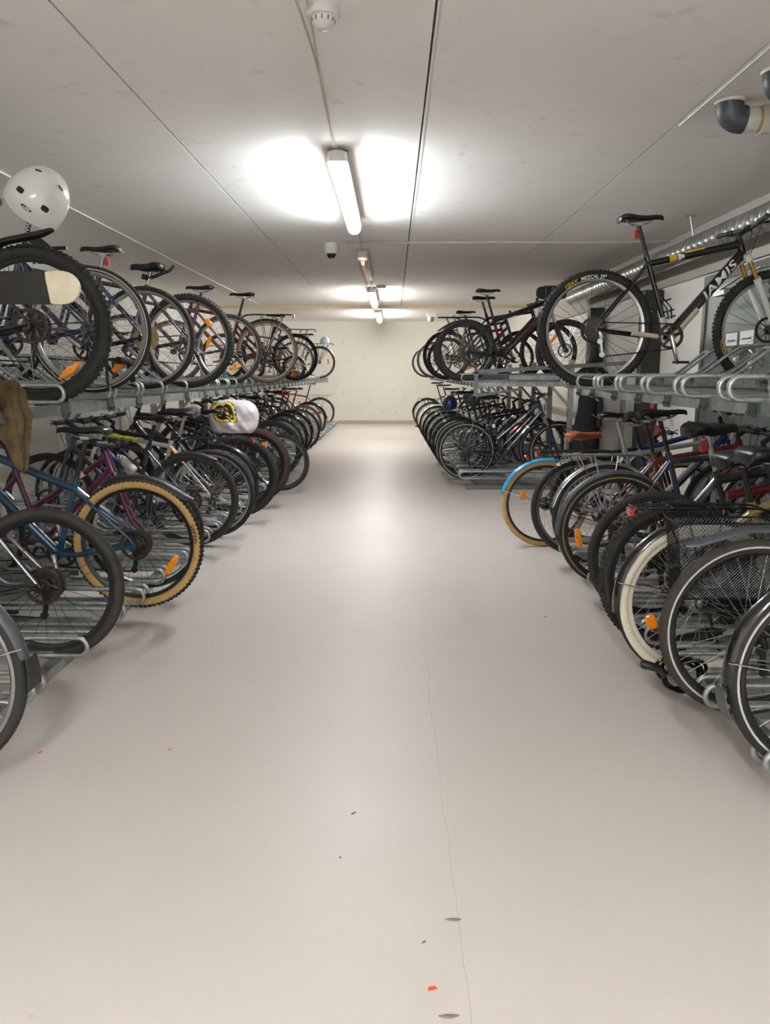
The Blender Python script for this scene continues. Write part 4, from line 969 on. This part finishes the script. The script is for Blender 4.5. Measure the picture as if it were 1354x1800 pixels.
bike(D(R=.20, tw=.05, rim='alloy', frame=paint('a02a48'), style='step', sz=.52, st=.24, wb=.68, cs=.27, drop=-.01, htl=.09, bw=.2, ring=.05, training=True, guard='full', guard_mat='white_decal', **F1), -1, -1.63, 12.8, 1.25, 'small pink child bicycle with orange stabiliser wheels on the left upper tier', GLU)
bike(D(R=.345, tw=.038, rim='alloy', frame=paint('8a1a34'), style='diamond', sz=.93, **F1), -1, -1.80, 14.4, 1.25, 'raspberry red bicycle frame seen through a wheel near the left upper far end', GLU)
bike(D(R=.345, tw=.036, rim='alloy', frame=paint('6f7378'), style='step', sz=.95, guard='full', guard_mat='alloy', guard_end=150, rack='black_satin', refl=[('bar', 175, .55)], **F1), -1, -1.62, 17.2, 1.25, 'grey bicycle with silver guard at the far end of the left upper tier', GLU)
# ---- right, lower tier, near block
FR = dict(face=-1)
bike(D(R=.345, tw=.042, rim='black_satin', frame=paint('17191c'), style='diamond', stripe='white_line', guard='full', guard_mat='black_gloss', guard_end=186, flap='grey_plastic', stay_back=14, cass='rusty_steel', no_front_guard=True, **FR), 1, 1.40, 2.29, ZL, 'bicycle nearest the camera on the right, glossy black guard with grey flap', GRL, yaw=0, roll=0)
bike(D(R=.345, tw=.045, rim='black_satin', tyre=['rubber_worn', 'rubber_worn'], frame=paint('15171b'), style='diamond', stripe='white_line', guard='clip', guard_mat='grey_plastic', clip=(75, 108, .05, .16, .0), gw=.058, sz=.97, bar='flat', **FR), 1, 1.35, 2.77, ZL - .01, 'bicycle with grey clip-on guard and thin white line round its tyre, second on the right', GRL, yaw=0, roll=0)
bike(D(name='city_bicycle', R=.35, tw=.05, rim='cream_wall', rimd=.02, tyre=['rubber', 'cream_wall'], frame='black_gloss', style='step', gearhub=True, hub_mat='alloy', guard='full', guard_mat='black_gloss', guard_end=188, rack='black_gloss', basket=True, refl=[('oval', 205, .62)], saddle='wide', saddle_mat='saddle_black', sz=.99, bar='swept', chainguard='black_gloss', kick=True, **FR), 1, 1.30, 3.14, ZL - .02, 'black city bicycle with cream walled tyre and wire mesh side basket on the right', GRL, yaw=0, roll=0)
bike(D(name='mountain_bike', R=.355, tw=.056, knob=True, rim='black_satin', frame=paint('8a7646'), style='diamond', tubeF=1.15, fork='susp', sz=.92, st=.40, saddle='wide', cass='rusty_steel', bw=.33, **FR), 1, 1.31, 3.44, ZL, 'gold framed mountain bike with knobbly tyre behind the cream walled city bicycle', GRL, yaw=0, roll=0)
bike(D(R=.345, tw=.04, rim='black_satin', frame=paint('1a1b1e'), tubeF=1.35, style='diamond', sz=1.02, st=.5, htl=.16, post='alloy', saddle='wide', stripes=[(.0, .9, 'top', paint('6d1a1c'), (0, 0, -.09))], light_seat=True, **FR), 1, 1.36, 3.90, ZL, 'black bicycle with a broad black saddle on a pale post behind the gold framed bike', GRL, yaw=0)
bike(D(R=.348, tw=.04, rim='black_satin', frame=paint('27313c'), style='diamond', stripe='gold_line', guard='full', guard_mat='grey_plastic', guard_end=184, gap=.02, stay_back=20, refl=[('bar', 192, .66)], cass='rusty_steel', sz=1.06, st=.52, light_seat=True, **FR), 1, 1.345, 4.52, ZL, 'slate blue bicycle with dark grey guard, gold lined tyre and orange bar reflector', GRL, yaw=0, roll=0)
bike(D(R=.35, tw=.038, rim='alloy', frame=paint('6a1d1b'), style='diamond', guard='full', guard_mat='chrome', guard_end=170, rack='chrome', rack_light=False, sz=1.02, decal=('FIRENZE', .03, 'white_decal', 'down', .2), **FR), 1, 1.40, 4.97, ZL, 'red bicycle with chrome guard and chrome rack on the right', GRL, yaw=0)
bike(D(R=.345, tw=.042, rim='alloy', rimd=.02, frame=paint('9b9a98'), style='diamond', guard='full', guard_mat='chrome', guard_end=120, rack='black_satin', sz=1.0, post='alloy', gearhub=True, hub_mat='steel_dark', no_front_guard=True, **FR), 1, 1.32, 5.33, ZL, 'silver framed bicycle with grey rim and black rack beside the chrome guarded one', GRL, yaw=0)
bike(D(name='mountain_bike', R=.35, tw=.05, rim='black_satin', frame=paint('142f68'), style='diamond', tubeF=1.2, fork='susp', sz=.95, wb=1.12, bw=.34, grip='saddle_brown', **FR), 1, 1.52, 5.66, ZL, 'bright blue mountain bike frame seen under the end of the near right rack', GRL, yaw=-2)
bike(D(name='city_bicycle', R=.345, tw=.042, rim='black_satin', tyre=['tan_wall', 'tan_wall'], frame=paint('1b1c1e'), style='diamond', guard='full', guard_mat=paint('1590c4'), guard_end=166, gap=.018, guard_light=112, refl=[('oval', 160, .55)], saddle='wide', saddle_mat='saddle_brown', sz=.90, spokes=28, no_front_guard=True, stay_back=4, gearhub=True, **FR), 1, 1.205, 5.98, .0, 'city bicycle with sky blue guard, tan tyres and brown leather saddle on the right', GRL, yaw=0, roll=0)
# ---- right, lower tier, far block
bike(D(R=.348, tw=.042, rim='black_satin', stripe='white_line', frame=paint('1c3044'), style='mixte', tubeF=1.2, st=.45, htl=.16, sz=.99, wb=1.11, fork_tip='alloy', fork='susp', fork_mat=paint('1c3044'), stanchion='alloy', decal=('GENIO', .045, 'white_decal', 'mixte', .2), stripes=[(.33, .37, 'down', 'white_decal', (0, 0, 0)), (.10, .2, 'seat', 'white_decal', (0, 0, 0)), (.42, .47, 'stay', 'white_decal', (0, 0, 0))], disc=True, guard='full', guard_end=100, ring=.095, arm_mat='black_satin', **FR), 1, .895, 9.32, ZL, 'blue-grey bicycle at the near end of the far right rack, sloping low top tube', GRF, yaw=0, roll=0)
bike(D(R=.35, tw=.042, rim='black_satin', frame=paint('1d1e21'), style='diamond', sz=1.0, disc=True, bottle='red_reflector', stripe='white_line', **FR), 1, .88, 9.70, ZL, 'black bicycle with a red bottle right behind the blue-grey one on the right', GRF)
bike(D(R=.35, tw=.04, rim='alloy', frame=paint('26282c'), style='diamond', sz=.98, guard='full', guard_mat='black_gloss', guard_end=170, **FR), 1, .87, 10.2, ZL, 'dark bicycle with glossy black guard, third in the far right floor row', GRF)
bike(D(R=.35, tw=.04, rim='alloy', frame=paint('1f3550'), style='step', sz=.96, guard='full', guard_mat='grey_plastic', guard_end=172, rack='alloy', rack_light=False, refl=[('oval', 210, .6)], **FR), 1, .86, 10.9, ZL, 'bicycle with grey rack carrying the blue helmet in the far right floor row', GRF)
bike(D(R=.35, tw=.038, rim='alloy', frame=paint('2b2b2b'), style='diamond', sz=1.0, guard='full', guard_mat='black_gloss', rack='black_satin', **FR), 1, .85, 11.9, ZL, 'dark bicycle with black rack and red light behind the blue helmet, far right floor row', GRF)
bike(D(R=.35, tw=.038, rim='alloy', frame=paint('6a2226'), style='diamond', sz=.97, **FR), 1, .84, 12.9, ZL, 'dark red bicycle about the middle of the far right floor row', GRF)
bike(D(R=.35, tw=.038, rim='alloy', frame=paint('b8b8b8'), style='step', sz=1.0, guard='full', guard_mat='plastic_white', guard_light=185, **FR), 1, .83, 14.2, ZL, 'bicycle with white mudguard and red light low on it, far right floor row', GRF)
bike(D(R=.35, tw=.04, rim='alloy', frame=paint('202a22'), style='diamond', sz=1.04, rack='black_satin', rack_light=False, **FR), 1, .82, 16.0, ZL, 'dark green bicycle next to last in the far right floor row', GRF)
bike(D(R=.35, tw=.04, rim='alloy', frame=paint('232323'), style='diamond', sz=1.06, guard='full', guard_mat='black_gloss', **FR), 1, .81, 18.2, ZL, 'black bicycle last in the far right floor row, close to the end wall', GRF)
# ---- right, upper tier
ZR = 1.265
bike(D(name='mountain_bike', R=.3725, tw=.055, knob=True, rim='alloy', rimd=.022, frame='black_gloss', style='diamond', tubeF=1.28, dtf=1.35, cs=.475, wb=1.135, drop=.045, sta=71.5, st=.50, ha=70, htl=.12, sz=1.065, fork='susp', fork_mat='plastic_white', stanchion='gold_stanchion', bar='flat', bw=.34, stem_rise=.02, spacer=.02, disc=True, bigcass=True, spoke_mat='black_satin', spokes=28, cage=True, light_seat=True, crank=-75, ring=.078, arm_mat='chrome', mech='chrome', stilt=-3,
       decal=('JAMIS', .118, 'white_decal', 'down', .22), decal_at=.335, decal_sq=.62, stripes=[(.02, .55, 'chain', 'cream_wall', (0, -.002, -.004)), (.64, .97, 'down', 'cream_wall', (.006, 0, -.009)), (.62, .69, 'top', 'white_decal', (0, -.0015, 0)), (.70, .78, 'top', 'yellow_decal', (0, -.0015, 0)), (.02, .60, 'top', 'yellow_decal', (0, 0, .0035)), (.74, .93, 'seat', 'cream_wall', (0, 0, 0))], tyre_text=[('GEAX', .034, 121, .885, 'yellow_decal', -1), ('MEZCAL 29"', .030, 95, .885, 'white_decal', -1)], tyre_text_f=[('MEZCAL', .03, 200, .885, 'yellow_decal', -1)], **FR), 1, 1.31, 5.11, ZR, 'black and cream mountain bike with white fork, alone on the right upper tier', GRU, yaw=0, roll=0)
bike(D(name='mountain_bike', R=.3725, tw=.06, knob=True, tyre=['rubber_mud', 'rubber_mud'], rim='black_satin', frame=paint('1d1d1f'), fork='susp', sz=.98, **FR), 1, 1.52, 2.42, ZR, 'muddy brown knobbly bicycle wheel cut off at the right edge of the upper tier', GRU, yaw=0, roll=0)
bike(D(name='mountain_bike', R=.355, tw=.052, rim='black_satin', rimd=.024, frame=paint('141416'), style='diamond', tubeF=1.45, st=.43, sz=1.03, fork='susp', wb=1.16, stripes=[(.0, .6, 'down', paint('3d0f16'), (0, 0, 0)), (.15, .4, 'seat', paint('5a1620'), (0, 0, 0))], disc=True, ring=.10, crank_mat='black_plastic', arm_mat='black_satin', bw=.34, refl_f=[('bar', 140, .55)], **FR), 1, .845, 9.10, ZR, 'black mountain bike with dark red down tube, first on the far right upper tier', GRU, yaw=0, roll=0)
bike(D(R=.355, tw=.042, rim='black_satin', frame=paint('16171a'), style='diamond', sz=1.0, st=.5, rack='black_satin', rack_light=False, guard='clip', guard_mat='black_plastic', clip=(70, 120, .025, .14, -.05), refl=[('bar', 300, .6)], **FR), 1, .85, 9.62, ZR, 'black bicycle with rack and upturned guard, second on the far right upper tier', GRU, yaw=0)
bike(D(R=.35, tw=.042, rim='black_satin', frame=paint('163a50'), style='diamond', sz=.96, guard='beam', guard_mat='grey_plastic', **FR), 1, .78, 11.3, ZR, 'teal blue bicycle seen behind the black ones on the far right upper tier', GRU)
bike(D(R=.33, tw=.042, rim='black_satin', frame=paint('8c1a18'), style='diamond', tubeF=1.3, sz=.86, **FR), 1, .88, 12.6, ZR, 'bright red bicycle seen through wheels on the far right upper tier', GRU)
bike(D(R=.345, tw=.042, rim='alloy', frame=paint('1f4c36'), style='step', sz=.9, **FR), 1, .80, 15.0, ZR, 'green bicycle on the far right upper tier', GRU)
bike(D(R=.335, tw=.04, rim='alloy', frame=paint('3a3d42'), style='step', sz=.94, **FR), 1, .77, 18.0, ZR, 'grey bicycle last on the right upper tier by the end wall', GRU)

# ------------------------------------------------------------------ things on and around the bicycles
# white helmet on the saddle
def helmet(loc, up, face, s, m, label, badge=False):
    """up: crown direction, face: direction the front looks at"""
    o = empty('bicycle_helmet'); tag(o, label, 'helmet')
    u = Vector(up).normalized(); f = Vector(face); f = (f - u * f.dot(u)).normalized(); x = u.cross(f) * -1
    M = Matrix((x, -f, u)).transposed().to_4x4(); M.translation = Vector(loc); o.matrix_basis = M     # local -y looks along face
    A, B, H = .150 * s, .155 * s, .188 * s; cut = -.42
    b = MB(); nu, nv = 44, 14
    def pt(k, v, q=1.):
        a = 2 * PI * k / nu; t = v / nv; lo = cut - .10 * math.cos(2 * a) * -1
        ph = rad(90) * (1 - t) + math.asin(lo) * t; fl = 1 + .03 * max(0, -math.sin(ph)) 
        return V(A * math.cos(ph) * math.cos(a) * fl, B * math.cos(ph) * math.sin(a) * fl, H * math.sin(ph)) * q
    b.grid([[pt(k, v) for k in range(nu)] for v in range(nv + 1)] + [[pt(k, v, .86) for k in range(nu)] for v in range(nv, -1, -1)], 0, False, True)
    sh = b.obj('shell', m, o, 50)
    if badge:
        def sf(px, pz):
            q = max(.0, 1 - (px / A) ** 2 - (pz / H) ** 2); p = V(px, -B * math.sqrt(q), pz); n = V(px / A ** 2, p.y / B ** 2, pz / H ** 2).normalized(); return p, n
        for (vx, vz, w, h) in ((-.066, .012, .019, .014), (.066, .012, .019, .014), (-.062, .138, .016, .005), (.058, .138, .016, .005)):
            c, n = sf(vx * s, vz * s); t1 = V(1, 0, 0); t1 = (t1 - n * t1.dot(n)).normalized(); t2 = n.cross(t1)
            ou = [c + t1 * w * s * math.copysign(abs(math.cos(k)) ** .6, math.cos(k)) + t2 * h * s * math.copysign(abs(math.sin(k)) ** .6, math.sin(k)) for k in [2 * PI * i / 20 for i in range(20)]]
            q = MB(); q.add([p + n * .002 for p in ou] + [p - n * .02 for p in ou], [tuple(range(20))] + [(i, 20 + i, 20 + (i + 1) % 20, (i + 1) % 20) for i in range(20)]); q.obj('vent', 'black_plastic', sh, 20)
        q = MB(); bz = -.040 * s
        for (rx, rz, h, mi) in ((.030, .0125, .0012, 0), (.0275, .0100, .0022, 1)):
            ou = [sf(rx * s * math.cos(k), bz + rz * s * math.sin(k)) for k in [2 * PI * i / 28 for i in range(28)]]; ou = [p + n * h for p, n in ou]; c, n = sf(0, bz)
            q.add(ou + [c + n * h], [(i, (i + 1) % 28, 28) for i in range(28)], mi)
        q.obj('badge', ['white_decal', 'black_decal'], sh, 20)
        def pl(p):
            c, n = sf(p.x, bz + p.y); return c + n * (.003 + p.z)
        lettering('BELL', .0185 * s, 'white_decal', sh, pl, 0, .0004)
    return o
helmet((-1.822, 4.10, 2.218), (.63, .03, .77), (.30, -1, -.15), 1.0, 'helmet_white', 'white skate style helmet hanging on a saddle on the left upper tier', True)
helmet((.80, 10.85, .93), (0, -.1, 1), (0, -1, 0), .70, 'helmet_blue', 'dark blue helmet resting on a rack in the far right floor row')
helmet((-1.50, 17.2, 2.03), (.1, 0, 1), (1, 0, 0), .68, 'helmet_pale', 'pale blue and white helmet on a rack at the far left upper end')
# goalie stick lying across the near left upper tier
o = empty('hockey_stick', (-1.452, 3.22, 1.703)); tag(o, 'hockey stick blade wrapped in black tape with pale bare tip, left upper tier', 'hockey stick')
def blade(x0, x1, tipround, y, name, m, h0=.062, h1=.066):
    ou = [V(x0, 0, -h0), V(x1 - tipround, 0, -h1)]
    if tipround: ou = [V(x0, 0, -h0), V(x1 - tipround, 0, -h1)] + [V(x1 - tipround + tipround * math.sin(a) ** .8 if 0 < a < PI else x1 - tipround, 0, -h1 * math.cos(a)) for a in [PI * k / 14 for k in range(1, 14)]] + [V(x1 - tipround, 0, h1), V(x0, 0, h0)]
    else: ou += [V(x1 - .02, 0, h1), V(x0, 0, h0)]
    N = len(ou); b = MB(); b.add([p + V(0, -y, 0) for p in ou] + [p + V(0, y, 0) for p in ou], [tuple(range(N)), tuple(range(2 * N - 1, N - 1, -1))] + [(k, N + k, N + (k + 1) % N, (k + 1) % N) for k in range(N)]); return b.obj(name, m, o, 30)
blade(.04, .175, .085, .010, 'blade_tip', 'stick_wood'); blade(-.42, .055, 0, .012, 'taped_blade', 'stick_tape')
b = MB(); b.bar((-.40, 0, .0), (-1.15, .0, .16), .022, .034); b.obj('shaft', 'stick_wood', o)
# brown cloth over the upper rails
def cloth(loc, prof, m, label, name, seed, fold=.25, cat='cloth'):
    b = MB(); rows = []; n = 72
    pr = []
    for (p, q_) in zip(prof, prof[1:]): pr += [tuple(u + (v - u) * t / 5 for u, v in zip(p, q_)) for t in range(5)]
    for (z, rx, ry, cx) in pr + [prof[-1]]:
        row = []
        for k in range(n):
            a = 2 * PI * k / n; f = 1 + fold * noise.noise(V(math.cos(a) * 2.2 + seed, math.sin(a) * 2.2, z * 3.5)) + fold * .55 * math.sin(a * 5 + z * 9 + seed) * (.6 + noise.noise(V(a, z * 6, seed))) + fold * .9 * (.25 - abs(noise.noise(V(math.cos(a) * 5 + seed, math.sin(a) * 5, z * 11)))) + fold * .3 * noise.noise(V(math.cos(a) * 12, math.sin(a) * 12, z * 26 + seed))
            row.append(V(cx + rx * f * math.cos(a), ry * f * math.sin(a), z + .012 * noise.noise(V(a * 2, z * 9, seed))))
        rows.append(row)
    b.grid(rows, 0, False, True); b.f += [tuple(range(n - 1, -1, -1)), tuple((len(rows) - 1) * n + k for k in range(n))]; b.m += [0, 0]
    ob = b.obj(name, m, None, 60); ob.location = loc; return tag(ob, label, cat)
cl = cloth((-1.615, 3.24, 0), [(1.33, .01, .01, -.03), (1.325, .06, .05, -.03), (1.29, .075, .06, -.02), (1.24, .072, .055, -.005), (1.17, .078, .05, .0), (1.12, .07, .045, .0), (1.09, .055, .04, .01), (1.05, .042, .03, .018), (1.0, .035, .026, .022), (.96, .022, .02, .028), (.945, .006, .006, .03)], 'cloth_brown', 'crumpled brown rag hanging from the left upper rails near the camera', 'rag', 3.1, .38)
# black jacket on the end of the far right rack
jk = empty('jacket', (2.26, 8.98, 0)); tag(jk, 'black jacket hanging at the end of the far right rack', 'jacket')
ob = cloth((0, 0, 0), [(1.22, .04, .03, .02), (1.19, .10, .05, .02), (1.10, .115, .06, .02), (.95, .11, .065, .0), (.80, .125, .07, -.02), (.62, .15, .075, -.04), (.48, .155, .07, -.045), (.46, .14, .06, -.045)], 'fabric_black', '', 'jacket_body', 1.3, .14); ob.parent = jk
for k in ('label', 'category'): del ob[k]
b = MB(); b.tube(smooth([V(.09, -.04, 1.14), V(.13, -.06, 1.0), V(.12, -.07, .85), (.13, -.06, .75)], 5), [.035] * 16, 12); b.obj('sleeve', 'fabric_black', jk)
b = MB(); b.bar((.055, -.115, 1.075), (.10, -.10, 1.045), .004, .022); b.bar((.02, -.115, .90), (.075, -.105, .865), .003, .008); b.obj('reflective_strip', 'alloy', jk)
# green-grey cloth over the far right bicycles
cloth((1.02, 9.98, 0), [(1.11, .01, .01, 0), (1.105, .10, .05, 0), (1.06, .13, .06, 0), (1.0, .10, .05, -.01), (.95, .04, .03, .02), (.91, .015, .015, .02)], 'cloth_green', 'green-grey saddle cover draped in the far right floor row', 'saddle_cover', 5.5, .2)
# white plastic bag with logo over a saddle
bg = empty('plastic_bag', (-1.53, 7.40, .945)); tag(bg, 'crumpled white plastic bag with yellow and black heart logo over a saddle', 'bag')
def bagy(x, z):
    q = min(1, (abs(x + .0) / .245) ** 3 + (abs(z) / .175) ** 3)
    t = .105 * math.sqrt(max(0, 1 - q))
    return t + (.030 * noise.noise(V(x * 8, z * 8, 2)) + .030 * (abs(noise.noise(V(x * 11 + z * 8, z * 5, 7))) - .2) + .012 * abs(noise.noise(V(x * 26 - z * 12, z * 22, 3)))) * (1 - q) ** .5
b = MB(); rowsf = []; n = 72
def edge(a):
    c, s_ = math.cos(a), math.sin(a); r = 1 / ((abs(c) ** 3 + abs(s_) ** 3) ** (1 / 3)); j = 1 + .07 * noise.noise(V(c * 2, s_ * 2, 4)) - (.10 if s_ < -.5 and abs(c) < .5 else 0)
    return r * j
for i in range(25):
    rr = i / 24; rowsf.append([(lambda x, z: V(x, -bagy(x, z), z))(.24 * rr * edge(2 * PI * k / n) * math.cos(2 * PI * k / n), .17 * rr * edge(2 * PI * k / n) * math.sin(2 * PI * k / n)) for k in range(n)])
rowsb = [[V(p.x, -p.y * .9, p.z) for p in row] for row in reversed(rowsf[:-1])]
b.grid(rowsf + rowsb, 0, False, True); b.obj('bag_body', 'bag_white', bg, 70)
lc = V(-.075, 0, .055)
def decal(ou, h, m, name):
    # flat outline subdivided as a fan so that it follows the bag
    q = MB(); rows = []
    for t in (0, .25, .5, .75, 1):
        rows.append([(lambda x, z: V(x, -bagy(x, z) - h, z))(lc.x + px * t, lc.z + pz * t) for px, pz in ou])
    q.grid(rows, 0, False, True); q.obj(name, m, bg, 60)
def heart(s): 
    out = []
    for k in range(48):
        a = 2 * PI * k / 48; c, s_ = math.cos(a), math.sin(a)
        r = .088 * s * (1 + .10 * math.sin(a * 2 - .6) ** 2) * (1 - .22 * math.exp(-((a - 1.65) / .28) ** 2)) * (1 + .38 * math.exp(-((a - 5.5) / .28) ** 2))
        out.append((r * c * 1.0, r * s_ * .84))
    return out
decal(heart(1.3), .0015, 'black_decal', 'logo_border'); decal(heart(1.24), .0028, 'yellow_decal', 'logo_outline'); decal(heart(.96), .0042, 'black_decal', 'logo_field')
q = MB()
for (cx, cz, r) in ((-.028, .012, .020), (.014, .018, .020)):
    q.tube([(lambda x, z: V(x, -bagy(x, z) - .006, z))(lc.x + cx + r * math.cos(a), lc.z + cz + r * math.sin(a)) for a in [2 * PI * k / 20 for k in range(20)]], .0065, 6, closed=True, sq=(1, .3))
q.obj('logo_rings', 'yellow_decal', bg)
# coiled cable lock by the cream walled tyre
o = empty('cable_lock', (1.165, 2.92, .165)); tag(o, 'black coiled cable lock hanging low beside the cream walled tyre on the right', 'lock')
b = MB(); ps = []
for k in range(90):
    a = k * 2 * PI / 24; r = .080 + .010 * math.sin(k * .7); ps.append(V(r * math.cos(a) + .010 * math.sin(k * .21), -.02 + k * .0006, r * math.sin(a) * .92 + .012 * math.cos(k * .3)))
b.tube(ps, .0075, 8); b.obj('cable', 'black_gloss', o)
b = MB(); b.tube([(-.075, -.02, .015), (-.10, -.02, .035), (-.165, -.02, .055), (-.175, -.02, .058)], [.010, .017, .019, .012], 12); b.obj('lock_body', 'black_satin', o)
# u-lock on the blue bicycle, upper left
o = empty('bicycle_lock', (-1.545, 4.36, 1.36)); tag(o, 'black U-lock through a wheel of the blue bicycle on the left upper tier', 'lock')
b = MB(); b.tube(smooth([V(.03, -.03, .075), V(-.03, -.05, .075), V(-.045, -.05, .06), V(-.045, -.05, -.10)], 5), .008, 8); b.tube(smooth([V(.03, .05, .07), V(-.03, .05, .07), V(-.045, .05, .055), V(-.045, .05, -.08)], 5), .008, 8); b.obj('shackle', 'black_satin', o)
b = MB(); b.tube([(.03, -.08, .07), (.035, .10, .065)], .02, 12); b.tube([(.035, .08, .07), (.055, .08, -.05)], .016, 10); b.obj('lock_body', 'fabric_black', o)
# small lock hooked on a right upper rail
o = empty('bicycle_lock', (1.245, 4.62, 1.33)); tag(o, 'small black clamp with silver hook on a right upper rail by the rear wheel', 'lock')
b = MB(); b.tube(smooth([V(.0, 0, .015), V(.0, 0, -.05), V(.03, 0, -.075), V(.14, 0, -.08)], 5), .009, 8); b.obj('hook', 'galvanised', o)
b = MB(); b.tube([(-.045, -.02, .055), (-.01, -.01, .045), (.04, 0, .01), (.09, 0, -.05)], [.014, .017, .012, .008], 10); b.obj('clamp', 'black_gloss', o)
# red hose by the column
b = MB(); b.tube(smooth([(2.80, 8.3, 1.12), (2.78, 8.3, 1.02), (2.77, 8.3, .92)], 4), .022, 8); tag(b.obj('hose', 'red_reflector'), 'short red hose end hanging beside the dark column near the steel door', 'hose')
hb = empty('handlebar_bag', (1.80, 9.02, 2.26)); tag(hb, 'black boxy handlebar bag on the first bicycle of the far right upper tier', 'bag')
b = MB(); rows = []
for x, k in ((-.17, .35), (-.15, .8), (-.05, 1), (.10, 1), (.15, .85), (.17, .4)):
    rows.append([V(x, .09 * k * math.copysign(abs(math.cos(a)) ** .5, math.cos(a)), .075 * k * math.copysign(abs(math.sin(a)) ** .5, math.sin(a))) for a in [2 * PI * i / 20 for i in range(20)]])
b.grid(rows, 0, False, True); b.f += [tuple(range(19, -1, -1)), tuple(range(100, 120))]; b.m += [0, 0]; b.obj('bag_body', 'fabric_black', hb)
b = MB()
for x in (-.08, .08): b.tube([(x + .0, .078 * math.cos(a) * 1.24, .064 * math.sin(a) * 1.24) for a in [2 * PI * i / 24 for i in range(24)]], .006, 6, closed=True)
b.obj('strap', 'grey_plastic', hb)
# bits on the floor
mat('paper_red', '#e2452f', .7)
for (x, y, s, a, lab) in ((.091, 1.50, .011, .2, 'tiny red paper scrap on the floor nearest the camera'), (-1.282, 2.573, .009, .9, 'tiny red paper scrap on the floor by the left rack, leftmost one'), (-.818, 2.60, .007, .4, 'tiny red paper scrap on the floor left of the middle of the aisle')):
    b = MB(); q = [V(-s, -s * .4, 0), V(s, -s * .3, 0), V(s * .7, s * .35, .001), V(-s * .8, s * .5, 0)]; R_ = Matrix.Rotation(a, 3, 'Z'); q = [R_ @ p for p in q]
    b.add([p + V(0, 0, .0012) for p in q] + [p for p in q], [(0, 1, 2, 3), (7, 6, 5, 4)] + [(k, k + 4, (k + 1) % 4 + 4, (k + 1) % 4) for k in range(4)]); ob = b.obj('paper_scrap', 'paper_red'); ob.location = (x, y, .0008); tag(ob, lab, 'scrap')
mat('grit', '#7d7264', .9)
for (x, y, s, a, lab) in ((-.121, 2.193, .011, .8, 'small dark splinter on the floor in the aisle middle'), (.123, 1.425, .022, .05, 'flat grey splinter at the bottom edge of the floor'), (.155, 1.721, .020, .0, 'thin brownish sliver on the floor near the crack'), (.077, 1.642, .007, .6, 'small brown crumb on the floor near the nearest red scrap'), (.866, 4.167, .012, .2, 'light brown crumb on the floor in front of the right rack'), (-.148, 1.97, .004, 0, 'tiny dark speck on the floor in the bright lamp reflection')):
    b = MB(); ou = [V(s * math.cos(t) * (1 + .3 * math.sin(3 * t)), s * .28 * math.sin(t), .0) for t in [2 * PI * k / 10 for k in range(10)]]; R_ = Matrix.Rotation(a, 3, 'Z'); ou = [R_ @ p for p in ou]
    b.add(ou + [p * .6 + V(0, 0, .003) for p in ou], [tuple(range(10, 20))] + [(k, (k + 1) % 10, (k + 1) % 10 + 10, k + 10) for k in range(10)] + [tuple(range(9, -1, -1))]); ob = b.obj('floor_crumb', 'grit'); ob.location = (x, y, .0008); tag(ob, lab, 'crumb')

# ------------------------------------------------------------------ camera, world, view
cam = bpy.data.cameras.new('camera'); co = bpy.data.objects.new('camera', cam); C.objects.link(co)
FPX = 1345.; th = math.atan(244 / FPX); yaw = math.atan(14 / FPX * math.cos(th))
cam.sensor_fit = 'VERTICAL'; cam.sensor_height = 24; cam.lens = 24 * FPX / 1800; cam.clip_start = .05; cam.clip_end = 100
co.location = (0, 0, EYE); co.rotation_euler = (PI / 2 - th, 0, yaw)
bpy.context.scene.camera = co
w = bpy.data.worlds.new('world'); bpy.context.scene.world = w; w.use_nodes = True; w.node_tree.nodes['Background'].inputs[0].default_value = (0, 0, 0, 1)
sc_ = bpy.context.scene
sc_.view_settings.view_transform = 'Standard'; sc_.view_settings.look = 'None'; sc_.view_settings.exposure = 1.76; sc_.view_settings.gamma = 1; sc_.view_settings.use_curve_mapping = False
cy = sc_.cycles; cy.use_denoising = True; cy.use_adaptive_sampling = True; cy.adaptive_threshold = .05; cy.max_bounces = 8; cy.diffuse_bounces = 5; cy.glossy_bounces = 4; cy.transparent_max_bounces = 12; cy.sample_clamp_indirect = 6; cy.caustics_reflective = False; cy.caustics_refractive = False
